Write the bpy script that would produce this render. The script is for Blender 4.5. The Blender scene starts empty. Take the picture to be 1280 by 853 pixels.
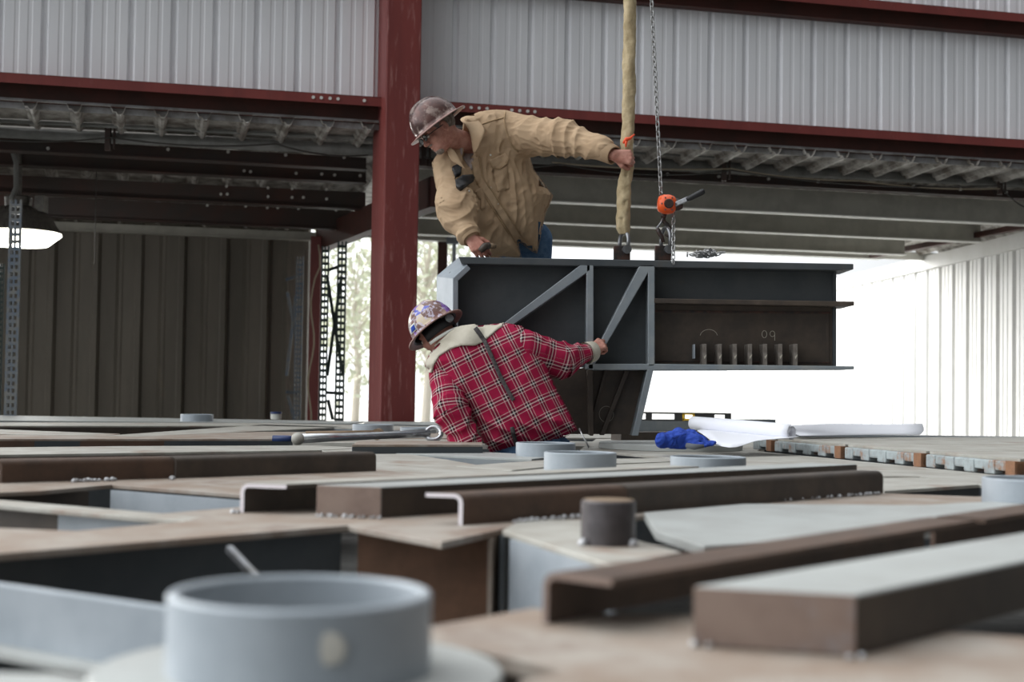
import bpy, bmesh, math, random
import numpy as np
from mathutils import Vector, Matrix
from mathutils.bvhtree import BVHTree
from mathutils.geometry import delaunay_2d_cdt
random.seed(7)
R=math.radians
SC=bpy.context.scene; COL=SC.collection
# ---------------------------------------------------------------- camera
CAMZ=1.25; F=1778.0; DECK=CAMZ-0.295
cam=bpy.data.cameras.new('camera'); camo=bpy.data.objects.new('camera',cam); COL.objects.link(camo)
cam.sensor_width=36; cam.lens=50.0; cam.clip_end=400
RM=Matrix.Rotation(R(92.0),3,'X')@Matrix.Rotation(R(0.84),3,'Z')
camo.matrix_world=Matrix.Translation((0,0,CAMZ))@RM.to_4x4()
cam.dof.use_dof=True; cam.dof.focus_distance=7.45; cam.dof.aperture_fstop=3.0
SC.camera=camo
CP=Vector((0,0,CAMZ))
def ray(px,py): return RM@Vector(((px-640)/F,(426.5-py)/F,-1.0))
def DK(px,py,h=0.0):
    d=ray(px,py); t=(DECK+h-CAMZ)/d.z; p=CP+d*t; return (p.x,p.y)
def PY(px,py,Y):
    d=ray(px,py); p=CP+d*(Y/d.y); return p
WD=Vector((.9686,.2487,0)); WN=Vector((-.2487,.9686,0))   # the shop's far wall: direction and normal
W0=PY(0,300,12.8); W0.z=0
def PW(px,py,k):
    d=ray(px,py); c=(W0+WN*k); t=(c-CP).dot(WN)/d.dot(WN); return CP+d*t
# ---------------------------------------------------------------- materials
def mat(name,c1,c2=None,scale=8,rough=.6,metal=0,bump=0.0,lo=.4,hi=.6,c3=None,lo3=.55,hi3=.7,scale3=3,detail=6,spec=.5,bscale=None,stretch=None):
    m=bpy.data.materials.new(name); m.use_nodes=True; nt=m.node_tree; N=nt.nodes; L=nt.links
    b=N['Principled BSDF']; b.inputs['Base Color'].default_value=(*c1,1); b.inputs['Roughness'].default_value=rough
    b.inputs['Metallic'].default_value=metal; b.inputs['Specular IOR Level'].default_value=spec
    if c2 or bump:
        tc=N.new('ShaderNodeTexCoord'); src=tc.outputs['Object']
        if stretch:
            mp=N.new('ShaderNodeMapping'); mp.inputs['Scale'].default_value=stretch; L.new(src,mp.inputs['Vector']); src=mp.outputs[0]
    if c2:
        def layer(prev,c,sc,a,bb):
            n=N.new('ShaderNodeTexNoise'); n.inputs['Scale'].default_value=sc; n.inputs['Detail'].default_value=detail; n.inputs['Roughness'].default_value=.65
            L.new(src,n.inputs['Vector'])
            mr=N.new('ShaderNodeMapRange'); mr.inputs[1].default_value=a; mr.inputs[2].default_value=bb; L.new(n.outputs['Fac'],mr.inputs[0])
            mx=N.new('ShaderNodeMix'); mx.data_type='RGBA'; L.new(mr.outputs[0],mx.inputs[0])
            if isinstance(prev,tuple): mx.inputs[6].default_value=(*prev,1)
            else: L.new(prev,mx.inputs[6])
            mx.inputs[7].default_value=(*c,1); return mx.outputs[2]
        o=layer(c1,c2,scale,lo,hi)
        if c3: o=layer(o,c3,scale3,lo3,hi3)
        L.new(o,b.inputs['Base Color'])
    if bump:
        n=N.new('ShaderNodeTexNoise'); n.inputs['Scale'].default_value=bscale or scale*6; n.inputs['Detail'].default_value=4; L.new(src,n.inputs['Vector'])
        bp=N.new('ShaderNodeBump'); bp.inputs['Strength'].default_value=bump; bp.inputs['Distance'].default_value=.01
        L.new(n.outputs['Fac'],bp.inputs['Height']); L.new(bp.outputs[0],b.inputs['Normal'])
    return m
def emis(name,c,s):
    m=bpy.data.materials.new(name); m.use_nodes=True; b=m.node_tree.nodes['Principled BSDF']
    b.inputs['Base Color'].default_value=(*c,1); b.inputs['Emission Color'].default_value=(*c,1); b.inputs['Emission Strength'].default_value=s
    return m
M={}
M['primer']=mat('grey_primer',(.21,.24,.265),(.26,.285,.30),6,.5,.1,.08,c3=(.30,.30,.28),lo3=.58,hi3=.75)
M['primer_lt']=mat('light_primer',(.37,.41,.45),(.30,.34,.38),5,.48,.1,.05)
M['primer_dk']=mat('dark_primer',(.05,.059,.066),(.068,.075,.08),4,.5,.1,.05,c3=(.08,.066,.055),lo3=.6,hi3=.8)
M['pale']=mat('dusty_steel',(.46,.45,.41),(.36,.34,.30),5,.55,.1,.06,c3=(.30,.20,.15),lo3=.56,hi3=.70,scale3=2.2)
M['pale_g']=mat('dusty_grey_steel',(.42,.44,.43),(.36,.37,.36),4,.5,.1,.05,c3=(.33,.27,.22),lo3=.66,hi3=.8)
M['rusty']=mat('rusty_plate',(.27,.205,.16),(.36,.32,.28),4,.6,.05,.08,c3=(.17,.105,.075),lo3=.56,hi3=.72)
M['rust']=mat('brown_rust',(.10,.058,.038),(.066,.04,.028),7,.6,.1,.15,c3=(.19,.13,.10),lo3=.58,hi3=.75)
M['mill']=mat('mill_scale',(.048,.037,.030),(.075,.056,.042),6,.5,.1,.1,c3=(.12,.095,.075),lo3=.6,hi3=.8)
M['rustcap']=mat('rusty_end_plate',(.27,.20,.165),(.20,.14,.115),6,.55,.1,.1,c3=(.25,.245,.26),lo3=.5,hi3=.66,scale3=5)
M['cut']=mat('highlit_cut_steel',(.95,.90,.95),None,rough=.35,metal=.0)  # cut ends; their blown highlight is put into the near-white colour
M['rustlit']=mat('lit_rust',(.25,.135,.085),(.17,.095,.06),5,.6,.05,.1)  # brighter copy of the rust, for a web with light falling on it
M['stub']=mat('grey_bar_stock',(.10,.09,.095),(.065,.058,.06),12,.4,.4,.1)
M['weld']=mat('weld_spatter',(.55,.56,.58),(.25,.24,.24),40,.35,.5,.3)
M['red']=mat('red_primer',(.21,.042,.036),(.17,.034,.03),3,.5,0,.04,c3=(.25,.09,.08),lo3=.6,hi3=.85,scale3=18,stretch=(1,1,.25))
M['redcol']=mat('scuffed_red_primer',(.20,.038,.033),(.165,.031,.028),3,.5,0,.04,c3=(.34,.15,.135),lo3=.56,hi3=.72,scale3=30,stretch=(1,1,.12))
M['redbrown']=mat('dull_red_primer',(.09,.028,.02),(.06,.025,.018),3,.6,0,.03)
M['panel']=mat('galvanised_wall_panel',(.86,.87,.90),(.80,.81,.84),2,.38,.0,.02,stretch=(1,1,.15))
M['deckpanel']=mat('galvanised_roof_deck',(.62,.60,.56),(.22,.19,.16),5,.5,.2,.05)
M['darkwall']=mat('brown_wall_panel',(.19,.17,.14),(.15,.135,.11),2,.6,0,.03,c3=(.24,.20,.15),lo3=.62,hi3=.8,stretch=(1,1,.2))
M['whitewall']=mat('white_wall_panel',(.86,.86,.84),(.80,.80,.77),2,.5,0,.02)
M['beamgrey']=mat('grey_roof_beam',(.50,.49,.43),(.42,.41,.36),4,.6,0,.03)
M['beamlip']=mat('lit_beam_lip',(.75,.75,.70),None,rough=.5)  # near-white: light from the yard on the flange lips put into the colour
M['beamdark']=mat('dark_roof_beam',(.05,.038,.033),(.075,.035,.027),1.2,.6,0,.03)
M['pipe']=mat('dull_conduit',(.20,.20,.19),(.14,.14,.13),5,.75,.0,.02)
M['floor']=mat('concrete',(.10,.098,.092),(.07,.068,.064),3,.8,0,.1)
M['yard']=mat('gravel_yard',(.85,.84,.80),(.75,.74,.70),8,.9,0,.1)
M['closure']=mat('pale_closure_strip',(.34,.34,.35),(.20,.19,.18),5,.6)
M['fl']=mat('scaly_grey_end',(.40,.45,.46),(.30,.33,.34),14,.6,0,.2,c3=(.30,.18,.12),lo3=.54,hi3=.66,scale3=16)
M['rb']=mat('orange_rust',(.28,.14,.075),(.19,.10,.06),18,.7,0,.2)
M['fin']=mat('bare_fin',(.13,.11,.095),(.20,.18,.16),30,.5,.1)
M['bolt']=mat('zinc_bolt',(.75,.74,.70),None,rough=.4,metal=.2)
M['rackblue']=mat('blue_grey_rack',(.10,.13,.17),(.16,.16,.15),14,.5,.1,.04)
M['rackgreen']=mat('dark_green_rack',(.012,.028,.024),(.02,.035,.03),9,.5,.1)
M['lampbody']=mat('lamp_housing',(.17,.16,.14),(.12,.11,.10),20,.5,.4)
M['black']=mat('black_rubber',(.012,.012,.014),None,rough=.5)
M['blacksteel']=mat('black_steel',(.03,.025,.024),(.08,.04,.03),20,.45,.3,.1)
M['galv']=mat('shackle_steel',(.30,.31,.33),(.2,.2,.2),20,.3,.8,.05)
M['chain']=mat('chain_steel',(.42,.42,.42),None,rough=.3,metal=.8)
M['sling']=mat('tan_sling_fabric',(.52,.42,.26),(.40,.31,.18),14,.9,0,.5,bscale=60)
M['orange']=mat('orange_enamel',(.85,.11,.02),None,rough=.35)
M['ribbon']=mat('orange_ribbon',(.9,.10,.03),None,rough=.6)
M['tanshirt']=mat('tan_cotton',(.50,.36,.235),(.45,.315,.20),6,.9,0,.25,bscale=260,detail=3,spec=.15)
M['tandark']=mat('tan_cotton_seam',(.43,.30,.18),(.37,.26,.15),9,.9,0,.25,bscale=260,spec=.15)
M['skin']=mat('skin',(.54,.275,.215),(.40,.17,.125),18,.5,0,.06,bscale=200,spec=.3)
M['skinhand']=M['skin']
M['jeans']=mat('blue_denim',(.065,.13,.24),(.11,.19,.31),22,.9,0,.3,bscale=300,spec=.1)
M['beard']=mat('grey_beard',(.40,.35,.31),(.22,.17,.14),60,.9,0,.6,bscale=300)
M['hair']=mat('brown_grey_hair',(.12,.09,.07),(.25,.22,.19),60,.8,0,.6,bscale=250)
M['undershirt']=mat('grey_undershirt',(.36,.30,.28),None,rough=.9)
M['lens']=mat('dark_spectacles',(.02,.03,.03),None,rough=.15)
M['hat']=mat('worn_brown_hard_hat',(.15,.08,.07),(.06,.04,.04),8,.2,.35,.06,c3=(.34,.26,.23),lo3=.52,hi3=.62,scale3=12,bscale=40)
M['hatbrim']=mat('scuffed_hat_brim',(.36,.22,.19),(.24,.14,.12),20,.45,0,.08)
M['yoke']=mat('cream_yoke_fabric',(.62,.58,.49),(.55,.51,.42),8,.9,0,.25,bscale=200,spec=.1)
M['strap']=mat('charcoal_strap',(.03,.028,.03),(.09,.08,.08),90,.8)
M['white']=mat('white_cotton',(.66,.67,.62),None,rough=.8)
M['paper']=mat('drawing_paper',(.86,.87,.93),None,rough=.7)
M['paperline']=mat('printed_sheet',(.80,.81,.86),(.66,.67,.72),60,.7,lo=.5,hi=.6)
M['bluecloth']=mat('blue_glove_fabric',(.01,.045,.33),(.02,.07,.42),30,.85,0,.4,bscale=120)
M['cuff']=mat('grey_glove_cuff',(.12,.13,.15),None,rough=.9)
M['yellow']=mat('yellow_plastic',(.80,.50,.04),None,rough=.4)
M['leveldark']=mat('dark_level_frame',(.035,.035,.035),None,rough=.4)
M['chrome']=mat('chrome_tool',(.62,.64,.66),(.5,.5,.52),12,.25,.75,.03)
M['wood']=mat('wooden_handle',(.24,.17,.11),(.18,.12,.07),12,.7,stretch=(1,6,6))
M['bluecap']=mat('blue_cap',(.015,.035,.13),None,rough=.4)
M['chalk']=mat('chalk',(.45,.42,.35),None,rough=.9)
M['wire']=mat('dark_cable',(.06,.055,.05),None,rough=.6)
M['rope']=mat('pale_rope',(.45,.38,.28),None,rough=.9)
M['leaf']=mat('overexposed_leaf',(.55,.58,.44),(.68,.70,.58),3,.8)  # leaves and bark lightened, outdoor overexposure put into their colour
M['bark']=mat('bark',(.5,.46,.40),None,rough=.9)
M['lampglow']=emis('lamp_glow',(1,.98,.85),6)
# plaid
def plaid():
    m=bpy.data.materials.new('red_plaid'); m.use_nodes=True; nt=m.node_tree; N=nt.nodes; L=nt.links
    b=N['Principled BSDF']; b.inputs['Roughness'].default_value=.9; b.inputs['Specular IOR Level'].default_value=.12
    at=N.new('ShaderNodeAttribute'); at.attribute_name='cloth'; sp=N.new('ShaderNodeSeparateXYZ'); L.new(at.outputs['Vector'],sp.inputs[0])
    red=(.33,.014,.055);wh=(.62,.56,.52);bk=(.014,.010,.016)
    stops=[(0,red),(.46,wh),(.50,red),(.55,bk),(.64,wh),(.71,bk),(.80,red),(.84,wh),(.88,red)]
    outs=[]
    for ax in (0,1):
        mu=N.new('ShaderNodeMath'); mu.operation='MULTIPLY'; mu.inputs[1].default_value=1/.088; L.new(sp.outputs[ax],mu.inputs[0])
        ad=N.new('ShaderNodeMath'); ad.operation='ADD'; ad.inputs[1].default_value=50.3; L.new(mu.outputs[0],ad.inputs[0])
        fr=N.new('ShaderNodeMath'); fr.operation='FRACT'; L.new(ad.outputs[0],fr.inputs[0])
        cr=N.new('ShaderNodeValToRGB'); cr.color_ramp.interpolation='CONSTANT'; e=cr.color_ramp.elements
        e[0].position=0;e[0].color=(*red,1);e[1].position=stops[1][0];e[1].color=(*stops[1][1],1)
        for p,c in stops[2:]:
            k=e.new(p); k.color=(*c,1)
        L.new(fr.outputs[0],cr.inputs[0]); outs.append(cr.outputs[0])
    mx=N.new('ShaderNodeMix'); mx.data_type='RGBA'; mx.inputs[0].default_value=.5; L.new(outs[0],mx.inputs[6]); L.new(outs[1],mx.inputs[7])
    L.new(mx.outputs[2],b.inputs['Base Color'])
    n=N.new('ShaderNodeTexNoise'); n.inputs['Scale'].default_value=200; bp=N.new('ShaderNodeBump'); bp.inputs['Strength'].default_value=.25; bp.inputs['Distance'].default_value=.005
    tc=N.new('ShaderNodeTexCoord'); L.new(tc.outputs['Object'],n.inputs['Vector']); L.new(n.outputs[0],bp.inputs['Height']); L.new(bp.outputs[0],b.inputs['Normal'])
    return m
M['plaid']=plaid()
def stickers():
    m=bpy.data.materials.new('stickered_hard_hat'); m.use_nodes=True; nt=m.node_tree; N=nt.nodes; L=nt.links
    b=N['Principled BSDF']; b.inputs['Roughness'].default_value=.3
    tc=N.new('ShaderNodeTexCoord'); v=N.new('ShaderNodeTexVoronoi'); v.inputs['Scale'].default_value=21; L.new(tc.outputs['Object'],v.inputs['Vector'])
    cr=N.new('ShaderNodeValToRGB'); cr.color_ramp.interpolation='CONSTANT'; e=cr.color_ramp.elements
    sp=N.new('ShaderNodeSeparateColor'); L.new(v.outputs['Color'],sp.inputs[0]); L.new(sp.outputs[0],cr.inputs[0])
    st=[(0,(.16,.075,.06)),(.28,(.62,.52,.38)),(.42,(.22,.10,.42)),(.58,(.20,.09,.075)),(.70,(.70,.66,.60)),(.80,(.10,.12,.50)),(.90,(.35,.22,.18))]
    e[0].color=(*st[0][1],1); e[1].position=st[1][0]; e[1].color=(*st[1][1],1)
    for p,c in st[2:]: k=e.new(p); k.color=(*c,1)
    n=N.new('ShaderNodeTexNoise'); n.inputs['Scale'].default_value=55; n.inputs['Detail'].default_value=5; L.new(tc.outputs['Object'],n.inputs['Vector'])
    mr=N.new('ShaderNodeMapRange'); mr.inputs[1].default_value=.5; mr.inputs[2].default_value=.62; L.new(n.outputs[0],mr.inputs[0])
    mx=N.new('ShaderNodeMix'); mx.data_type='RGBA'; mx.inputs[7].default_value=(.55,.50,.62,1); L.new(mr.outputs[0],mx.inputs[0]); L.new(cr.outputs[0],mx.inputs[6])
    L.new(mx.outputs[2],b.inputs['Base Color']); return m
M['stick']=stickers()
# ---------------------------------------------------------------- object helpers
def empty(name,loc,label=None,cat=None,group=None,kind=None):
    o=bpy.data.objects.new(name,None); COL.objects.link(o); o.location=loc; o.empty_display_size=.1
    tag(o,label,cat,group,kind); return o
def tag(o,label=None,cat=None,group=None,kind=None):
    if label:o['label']=label
    if cat:o['category']=cat
    if group:o['group']=group
    if kind:o['kind']=kind
    return o
def wloc(o):
    v=Vector((0,0,0))
    while o: v=v+o.location; o=o.parent
    return v
def mk(name,V,Fc,m,parent=None,smooth=False,bevel=0,mats=None,fm=None,solid=0,subd=0,attr=None,base=True):
    """V are world coordinates; the object's origin goes to its base centre."""
    V=np.asarray([tuple(v) for v in V],dtype=float) if not isinstance(V,np.ndarray) else V
    lo=V.min(0);hi=V.max(0); c=np.array([(lo[0]+hi[0])/2,(lo[1]+hi[1])/2,lo[2]])
    me=bpy.data.meshes.new(name); me.from_pydata((V-c).tolist(),[],[list(f) for f in Fc] if not isinstance(Fc,np.ndarray) else Fc.tolist()); me.update()
    if attr is not None:
        a=me.attributes.new('cloth','FLOAT_VECTOR','POINT'); a.data.foreach_set('vector',np.asarray(attr,dtype=np.float32).ravel())
    o=bpy.data.objects.new(name,me); COL.objects.link(o)
    for mm in (mats or [m]): me.materials.append(mm)
    if fm:
        for i,k in fm.items(): me.polygons[i].material_index=k
    if smooth: me.shade_smooth()
    if parent: o.parent=parent; o.location=Vector(c)-wloc(parent)
    else: o.location=c
    if subd:
        s=o.modifiers.new('s','SUBSURF'); s.levels=subd; s.render_levels=subd
    if solid:
        s=o.modifiers.new('t','SOLIDIFY'); s.thickness=solid; s.offset=0
    if bevel:
        s=o.modifiers.new('b','BEVEL'); s.width=bevel; s.segments=2; s.limit_method='ANGLE'; s.angle_limit=R(40)
    return o
class MB:
    def __init__(s): s.V=[];s.F=[];s.mi=[]
    def add(s,V,Fc,k=0):
        n=len(s.V); s.V+= [tuple(v) for v in V]; s.F+=[[i+n for i in f] for f in Fc]; s.mi+=[k]*len(Fc); return s
    def prism(s,xy,z0,z1,k=0):
        if sum((xy[i][0]*xy[(i+1)%len(xy)][1]-xy[(i+1)%len(xy)][0]*xy[i][1]) for i in range(len(xy)))<0: xy=xy[::-1]
        n=len(xy); V=[(x,y,z0) for x,y in xy]+[(x,y,z1) for x,y in xy]
        Fc=[list(range(n))[::-1],list(range(n,2*n))]+[[i,(i+1)%n,n+(i+1)%n,n+i] for i in range(n)]
        return s.add(V,Fc,k)
    def hexa(s,P,k=0): # 8 pts: bottom 4, top 4
        return s.add(P,[[3,2,1,0],[4,5,6,7],[0,1,5,4],[1,2,6,5],[2,3,7,6],[3,0,4,7]],k)
    def bar(s,a,b,w,h,up=(0,0,1),k=0):
        a=Vector(a);b=Vector(b);d=(b-a).normalized();u=Vector(up);x=d.cross(u).normalized()*w/2;u=x.cross(d).normalized()*h/2
        return s.hexa([a-x-u,a+x-u,b+x-u,b-x-u,a-x+u,a+x+u,b+x+u,b-x+u],k)
    def box(s,c,sx,sy,sz,k=0):
        x,y,z=c; return s.prism([(x-sx/2,y-sy/2),(x+sx/2,y-sy/2),(x+sx/2,y+sy/2),(x-sx/2,y+sy/2)],z,z+sz,k)
    def tube(s,pts,r,n=10,k=0,cap=True,closed=False):
        pts=[Vector(p) for p in pts]; N=len(pts); rr=r if isinstance(r,(list,tuple)) else [r]*N; base=len(s.V); up=None
        for i,p in enumerate(pts):
            if closed: d=(pts[(i+1)%N]-pts[i-1]).normalized()
            else: d=(pts[min(i+1,N-1)]-pts[max(i-1,0)]).normalized()
            if up is None:
                up=d.orthogonal().normalized()
            up=(up-d*up.dot(d)).normalized(); q=d.cross(up)
            for j in range(n):
                a=2*math.pi*j/n; s.V.append(tuple(p+(up*math.cos(a)+q*math.sin(a))*rr[i]))
        for i in range(N if closed else N-1):
            for j in range(n):
                a=base+i*n; b=base+((i+1)%N)*n
                s.F.append([a+j,a+(j+1)%n,b+(j+1)%n,b+j]); s.mi.append(k)
        if cap and not closed:
            s.F.append([base+j for j in range(n)][::-1]); s.F.append([base+(N-1)*n+j for j in range(n)]); s.mi+=[k,k]
        return s
    def lathe(s,c,prof,n=48,k=0,close=True): # prof: (r,z) loop around axis z through c
        base=len(s.V); m=len(prof)
        for j in range(n):
            a=2*math.pi*j/n
            for r,z in prof: s.V.append((c[0]+r*math.cos(a),c[1]+r*math.sin(a),c[2]+z))
        for j in range(n):
            for i in range(m if close else m-1):
                a=base+j*m; b=base+((j+1)%n)*m
                s.F.append([a+i,b+i,b+(i+1)%m,a+(i+1)%m]); s.mi.append(k)
        return s
    def sphere(s,c,r,n=12,k=0,sc=(1,1,1)):
        prof=[(r*math.sin(math.pi*i/n)*1.0,-r*math.cos(math.pi*i/n)) for i in range(n+1)]
        base=len(s.V); s.lathe((0,0,0),prof,n*2,k,False)
        for i in range(base,len(s.V)):
            v=s.V[i]; s.V[i]=(c[0]+v[0]*sc[0],c[1]+v[1]*sc[1],c[2]+v[2]*sc[2])
        return s
    def build(s,name,m,parent=None,**kw):
        mats=m if isinstance(m,list) else [m]
        return mk(name,s.V,s.F,None,parent,mats=mats,fm={i:k for i,k in enumerate(s.mi) if k} or None,**kw)
def arc_smooth(o,ang=35):
    for p in o.data.polygons: p.use_smooth=True
    s=o.modifiers.new('e','EDGE_SPLIT'); s.split_angle=R(ang); return o
# ---------------------------------------------------------------- SDF mesher
def rc(P,a,b,ra,rb):
    a=np.asarray(a,float);b=np.asarray(b,float);ba=b-a; t=np.clip(((P-a)@ba)/max(ba@ba,1e-12),0,1)
    return np.linalg.norm(P-a-t[:,None]*ba,axis=1)-(ra+(rb-ra)*t)
def chain(P,pts,rs,k=.01):
    d=None
    for i in range(len(pts)-1):
        e=rc(P,pts[i],pts[i+1],rs[i],rs[i+1]); d=e if d is None else smin(d,e,k)
    return d
def smin(a,b,k):
    h=np.maximum(k-np.abs(a-b),0)/k; return np.minimum(a,b)-h*h*k*.25
def smax(a,b,k): return -smin(-a,-b,k)
def ell(P,c,r,Fr=None):
    p=P-np.asarray(c,float)
    if Fr is not None: p=p@np.asarray(Fr).T
    r=np.asarray(r,float); k0=np.linalg.norm(p/r,axis=1); k1=np.linalg.norm(p/(r*r),axis=1)+1e-9
    return k0*(k0-1)/k1
rng=np.random.RandomState(3)
ND=rng.normal(size=(24,3)); NPh=rng.rand(24)*6.28
def nz(P,f,o=0):
    s=0
    for i in range(5):
        j=(i+o*5)%24; s=s+np.sin((P@ND[j])*f*(1+.23*i)+NPh[j]+2*np.sin((P@ND[(j+7)%24])*f*.5))
    return s/5
def nets(f,lo,hi,h,start=None):
    lo=np.array(lo,float);hi=np.array(hi,float); lv=4; H=h*2**lv
    n=np.ceil((hi-lo)/H).astype(int)
    g=np.stack(np.meshgrid(*[np.arange(k) for k in n],indexing='ij'),-1).reshape(-1,3)
    s=H
    for l in range(lv+1):
        c=lo+(g+.5)*s; d=f(c); g=g[np.abs(d)<s*1.5]
        if l<lv:
            off=np.array([[i,j,k] for i in (0,1) for j in (0,1) for k in (0,1)])
            g=(g[:,None,:]*2+off).reshape(-1,3); s/=2
    off=np.array([[i,j,k] for i in (0,1) for j in (0,1) for k in (0,1)])
    Mx=int(g.max())+3
    cg=(g[:,None,:]+off).reshape(-1,3); key=(cg[:,0].astype(np.int64)*Mx+cg[:,1])*Mx+cg[:,2]
    uk,ix,inv=np.unique(key,return_index=True,return_inverse=True); dv=f(lo+cg[ix]*h); D=dv[inv.ravel()].reshape(-1,8)
    act=(D.min(1)<0)&(D.max(1)>=0); g=g[act];D=D[act]
    ed=[(0,1),(2,3),(4,5),(6,7),(0,2),(1,3),(4,6),(5,7),(0,4),(1,5),(2,6),(3,7)]
    acc=np.zeros((len(g),3));cnt=np.zeros(len(g))
    for a,b in ed:
        da,db=D[:,a],D[:,b]; cr=(da<0)!=(db<0); t=np.where(cr,da/np.where(cr,da-db,1),0)
        p=off[a]+(off[b]-off[a])*t[:,None]; acc+=p*cr[:,None]; cnt+=cr
    V=lo+(g+acc/cnt[:,None])*h
    ck=(g[:,0].astype(np.int64)*Mx+g[:,1])*Mx+g[:,2]; so=np.argsort(ck); sk=ck[so]
    def find(q):
        k=(q[:,0].astype(np.int64)*Mx+q[:,1])*Mx+q[:,2]; i=np.clip(np.searchsorted(sk,k),0,len(sk)-1); return np.where(sk[i]==k,so[i],-1)
    Fs=[]
    for ax,ci in ((0,4),(1,2),(2,1)):
        cr=(D[:,0]<0)!=(D[:,ci]<0); idx=np.nonzero(cr)[0]; q=g[idx]; u=np.zeros(3,int);v=np.zeros(3,int);u[(ax+1)%3]=1;v[(ax+2)%3]=1
        A=idx;B=find(q-u);C=find(q-u-v);E=find(q-v); ok=(B>=0)&(C>=0)&(E>=0); Q=np.stack([A,B,C,E],1)[ok]; fl=(D[idx,0]<0)[ok]
        Q[~fl]=Q[~fl][:,::-1]; Fs.append(Q)
    return V,np.concatenate(Fs)
def frame(x,z):
    x=Vector(x).normalized(); z=Vector(z); z=(z-x*z.dot(x)).normalized(); return x,z
def polysd(X,Z,poly):
    """signed distance to polygon in the x,z plane, negative inside"""
    d=np.full(X.shape,1e9);ins=np.zeros(X.shape,bool); n=len(poly)
    for i in range(n):
        ax,az=poly[i];bx,bz=poly[(i+1)%n]; ex,ez=bx-ax,bz-az; t=np.clip(((X-ax)*ex+(Z-az)*ez)/(ex*ex+ez*ez),0,1)
        d=np.minimum(d,(X-ax-t*ex)**2+(Z-az-t*ez)**2)
        c=((az>Z)!=(bz>Z)); xx=ax+(Z-az)/np.where(bz-az==0,1e-9,bz-az)*ex; ins^=(c&(X<xx))
    return np.where(ins,-1,1)*np.sqrt(d)
def inflate(P,poly,y0,T,Rr):
    """solid with this outline seen along y; y0 a function (x,z)->centre depth"""
    s=polysd(P[:,0],P[:,2],poly); q=np.clip(-s/Rr,0,1); th=.004+T*np.sqrt(np.clip(1-(1-q)**2,0,1))
    a=np.abs(P[:,1]-y0(P[:,0],P[:,2]))-th
    return np.where(s>0,np.sqrt(s**2+np.maximum(a,0)**2),np.maximum(a*.7,s))
# ================================================================ BUILDING
def lvl(px,py,k): return PW(px,py,k).z
def wp(u,k,z): 
    p=W0+WN*k+WD*u; return (p.x,p.y,z)
def uof(px,k): return (PW(px,300,k)-W0-WN*k).dot(WD)
def struct(name,mb,m,**kw):
    o=mb.build(name,m,**kw); o['kind']='structure'; return o
mb=MB(); mb.prism([(-40,-8),(45,-8),(45,24),(-40,24)],-.1,0); struct('floor',mb,M['floor'])
mb=MB(); mb.prism([(-60,24),(80,24),(80,140),(-60,140)],-.12,-.005); o=struct('ground',mb,M['yard'])
def corr(u0,u1,z0,z1,k,pitch,prof,name,m,side=-1):
    """upright ribbed sheet along the wall direction"""
    pts=[];u=u0
    while u<u1:
        for du,dk in prof:
            if u+du*pitch<=u1: pts.append((u+du*pitch,k+dk))
        u+=pitch
    V=[wp(a,b,z0) for a,b in pts]+[wp(a,b,z1) for a,b in pts]; n=len(pts)
    return V,[[i,i+1,n+i+1,n+i] for i in range(n-1)]
P=.384
prof=[(0,0),(.05,.035),(.14,.035),(.19,0),(.40,0),(.43,.004),(.50,.004),(.53,0),(.70,0),(.73,.004),(.80,.004),(.83,0)]
zg=lvl(0,90,-.2); zgb=lvl(0,127,0)
V,Fc=corr(-7,20,zg-.05,11.5,.03,P,prof,'','')
o=mk('wall_back',V,Fc,M['panel'],solid=.002); o['kind']='structure'
def girt(z,h,name,lab,depth=.2,lip=.09):
    mb=MB(); a,b=-7,20
    mb.hexa([wp(a,-depth,z-.008),wp(b,-depth,z-.008),wp(b,.02,z-.008),wp(a,.02,z-.008),wp(a,-depth,z),wp(b,-depth,z),wp(b,.02,z),wp(a,.02,z)])
    mb.hexa([wp(a,-depth,z-lip),wp(b,-depth,z-lip),wp(b,-depth+.008,z-lip),wp(a,-depth+.008,z-lip),wp(a,-depth,z),wp(b,-depth,z),wp(b,-depth+.008,z),wp(a,-depth+.008,z)])
    o=mb.build(name,M['red']); tag(o,lab,'beam')
    w=MB(); w.hexa([wp(a,-.01,z-h),wp(b,-.01,z-h),wp(b,.02,z-h),wp(a,.02,z-h),wp(a,-.01,z-.008),wp(b,-.01,z-.008),wp(b,.02,z-.008),wp(a,.02,z-.008)])
    w.hexa([wp(a,-.10,z-h-.008),wp(b,-.10,z-h-.008),wp(b,.02,z-h-.008),wp(a,.02,z-h-.008),wp(a,-.10,z-h),wp(b,-.10,z-h),wp(b,.02,z-h),wp(a,.02,z-h)])
    w.build('web',M['redbrown'],o)  # darker red than the lip: shade of the recess put into the colour
    return o
g1=girt(zg,zg-zgb,'wall_beam','long red steel beam under the ribbed grey wall panels, above the open bay')
z2=lvl(1280,17,-.2); g2=girt(z2,z2-lvl(1280,47,0),'wall_beam','short visible red steel beam crossing the ribbed grey panels at the top right')
for pxs in ([388,398,409,419,452],[576,586,596,606,637,647,657,666]):
    for px in pxs:
        u=uof(px,-.2); p=wp(u,-.203,zg-.045); b=MB(); b.tube([p,tuple(Vector(p)-WN*.012)],.016,8); b.build('bolt',M['bolt'],g1)
# column (rectangular, aligned with the wall)
uc=uof(479,-.45); 
mb=MB(); cw=.33
def wrect(u0,u1,k0,k1): return [wp(u0,k0,0)[:2],wp(u1,k0,0)[:2],wp(u1,k1,0)[:2],wp(u0,k1,0)[:2]]
mb.prism(wrect(uc,uc+cw,-.45,.30),0,11)
col=mb.build('steel_column',M['redcol'],bevel=.012)
tag(col,'tall red-painted steel column standing between the two bays','column')
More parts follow.
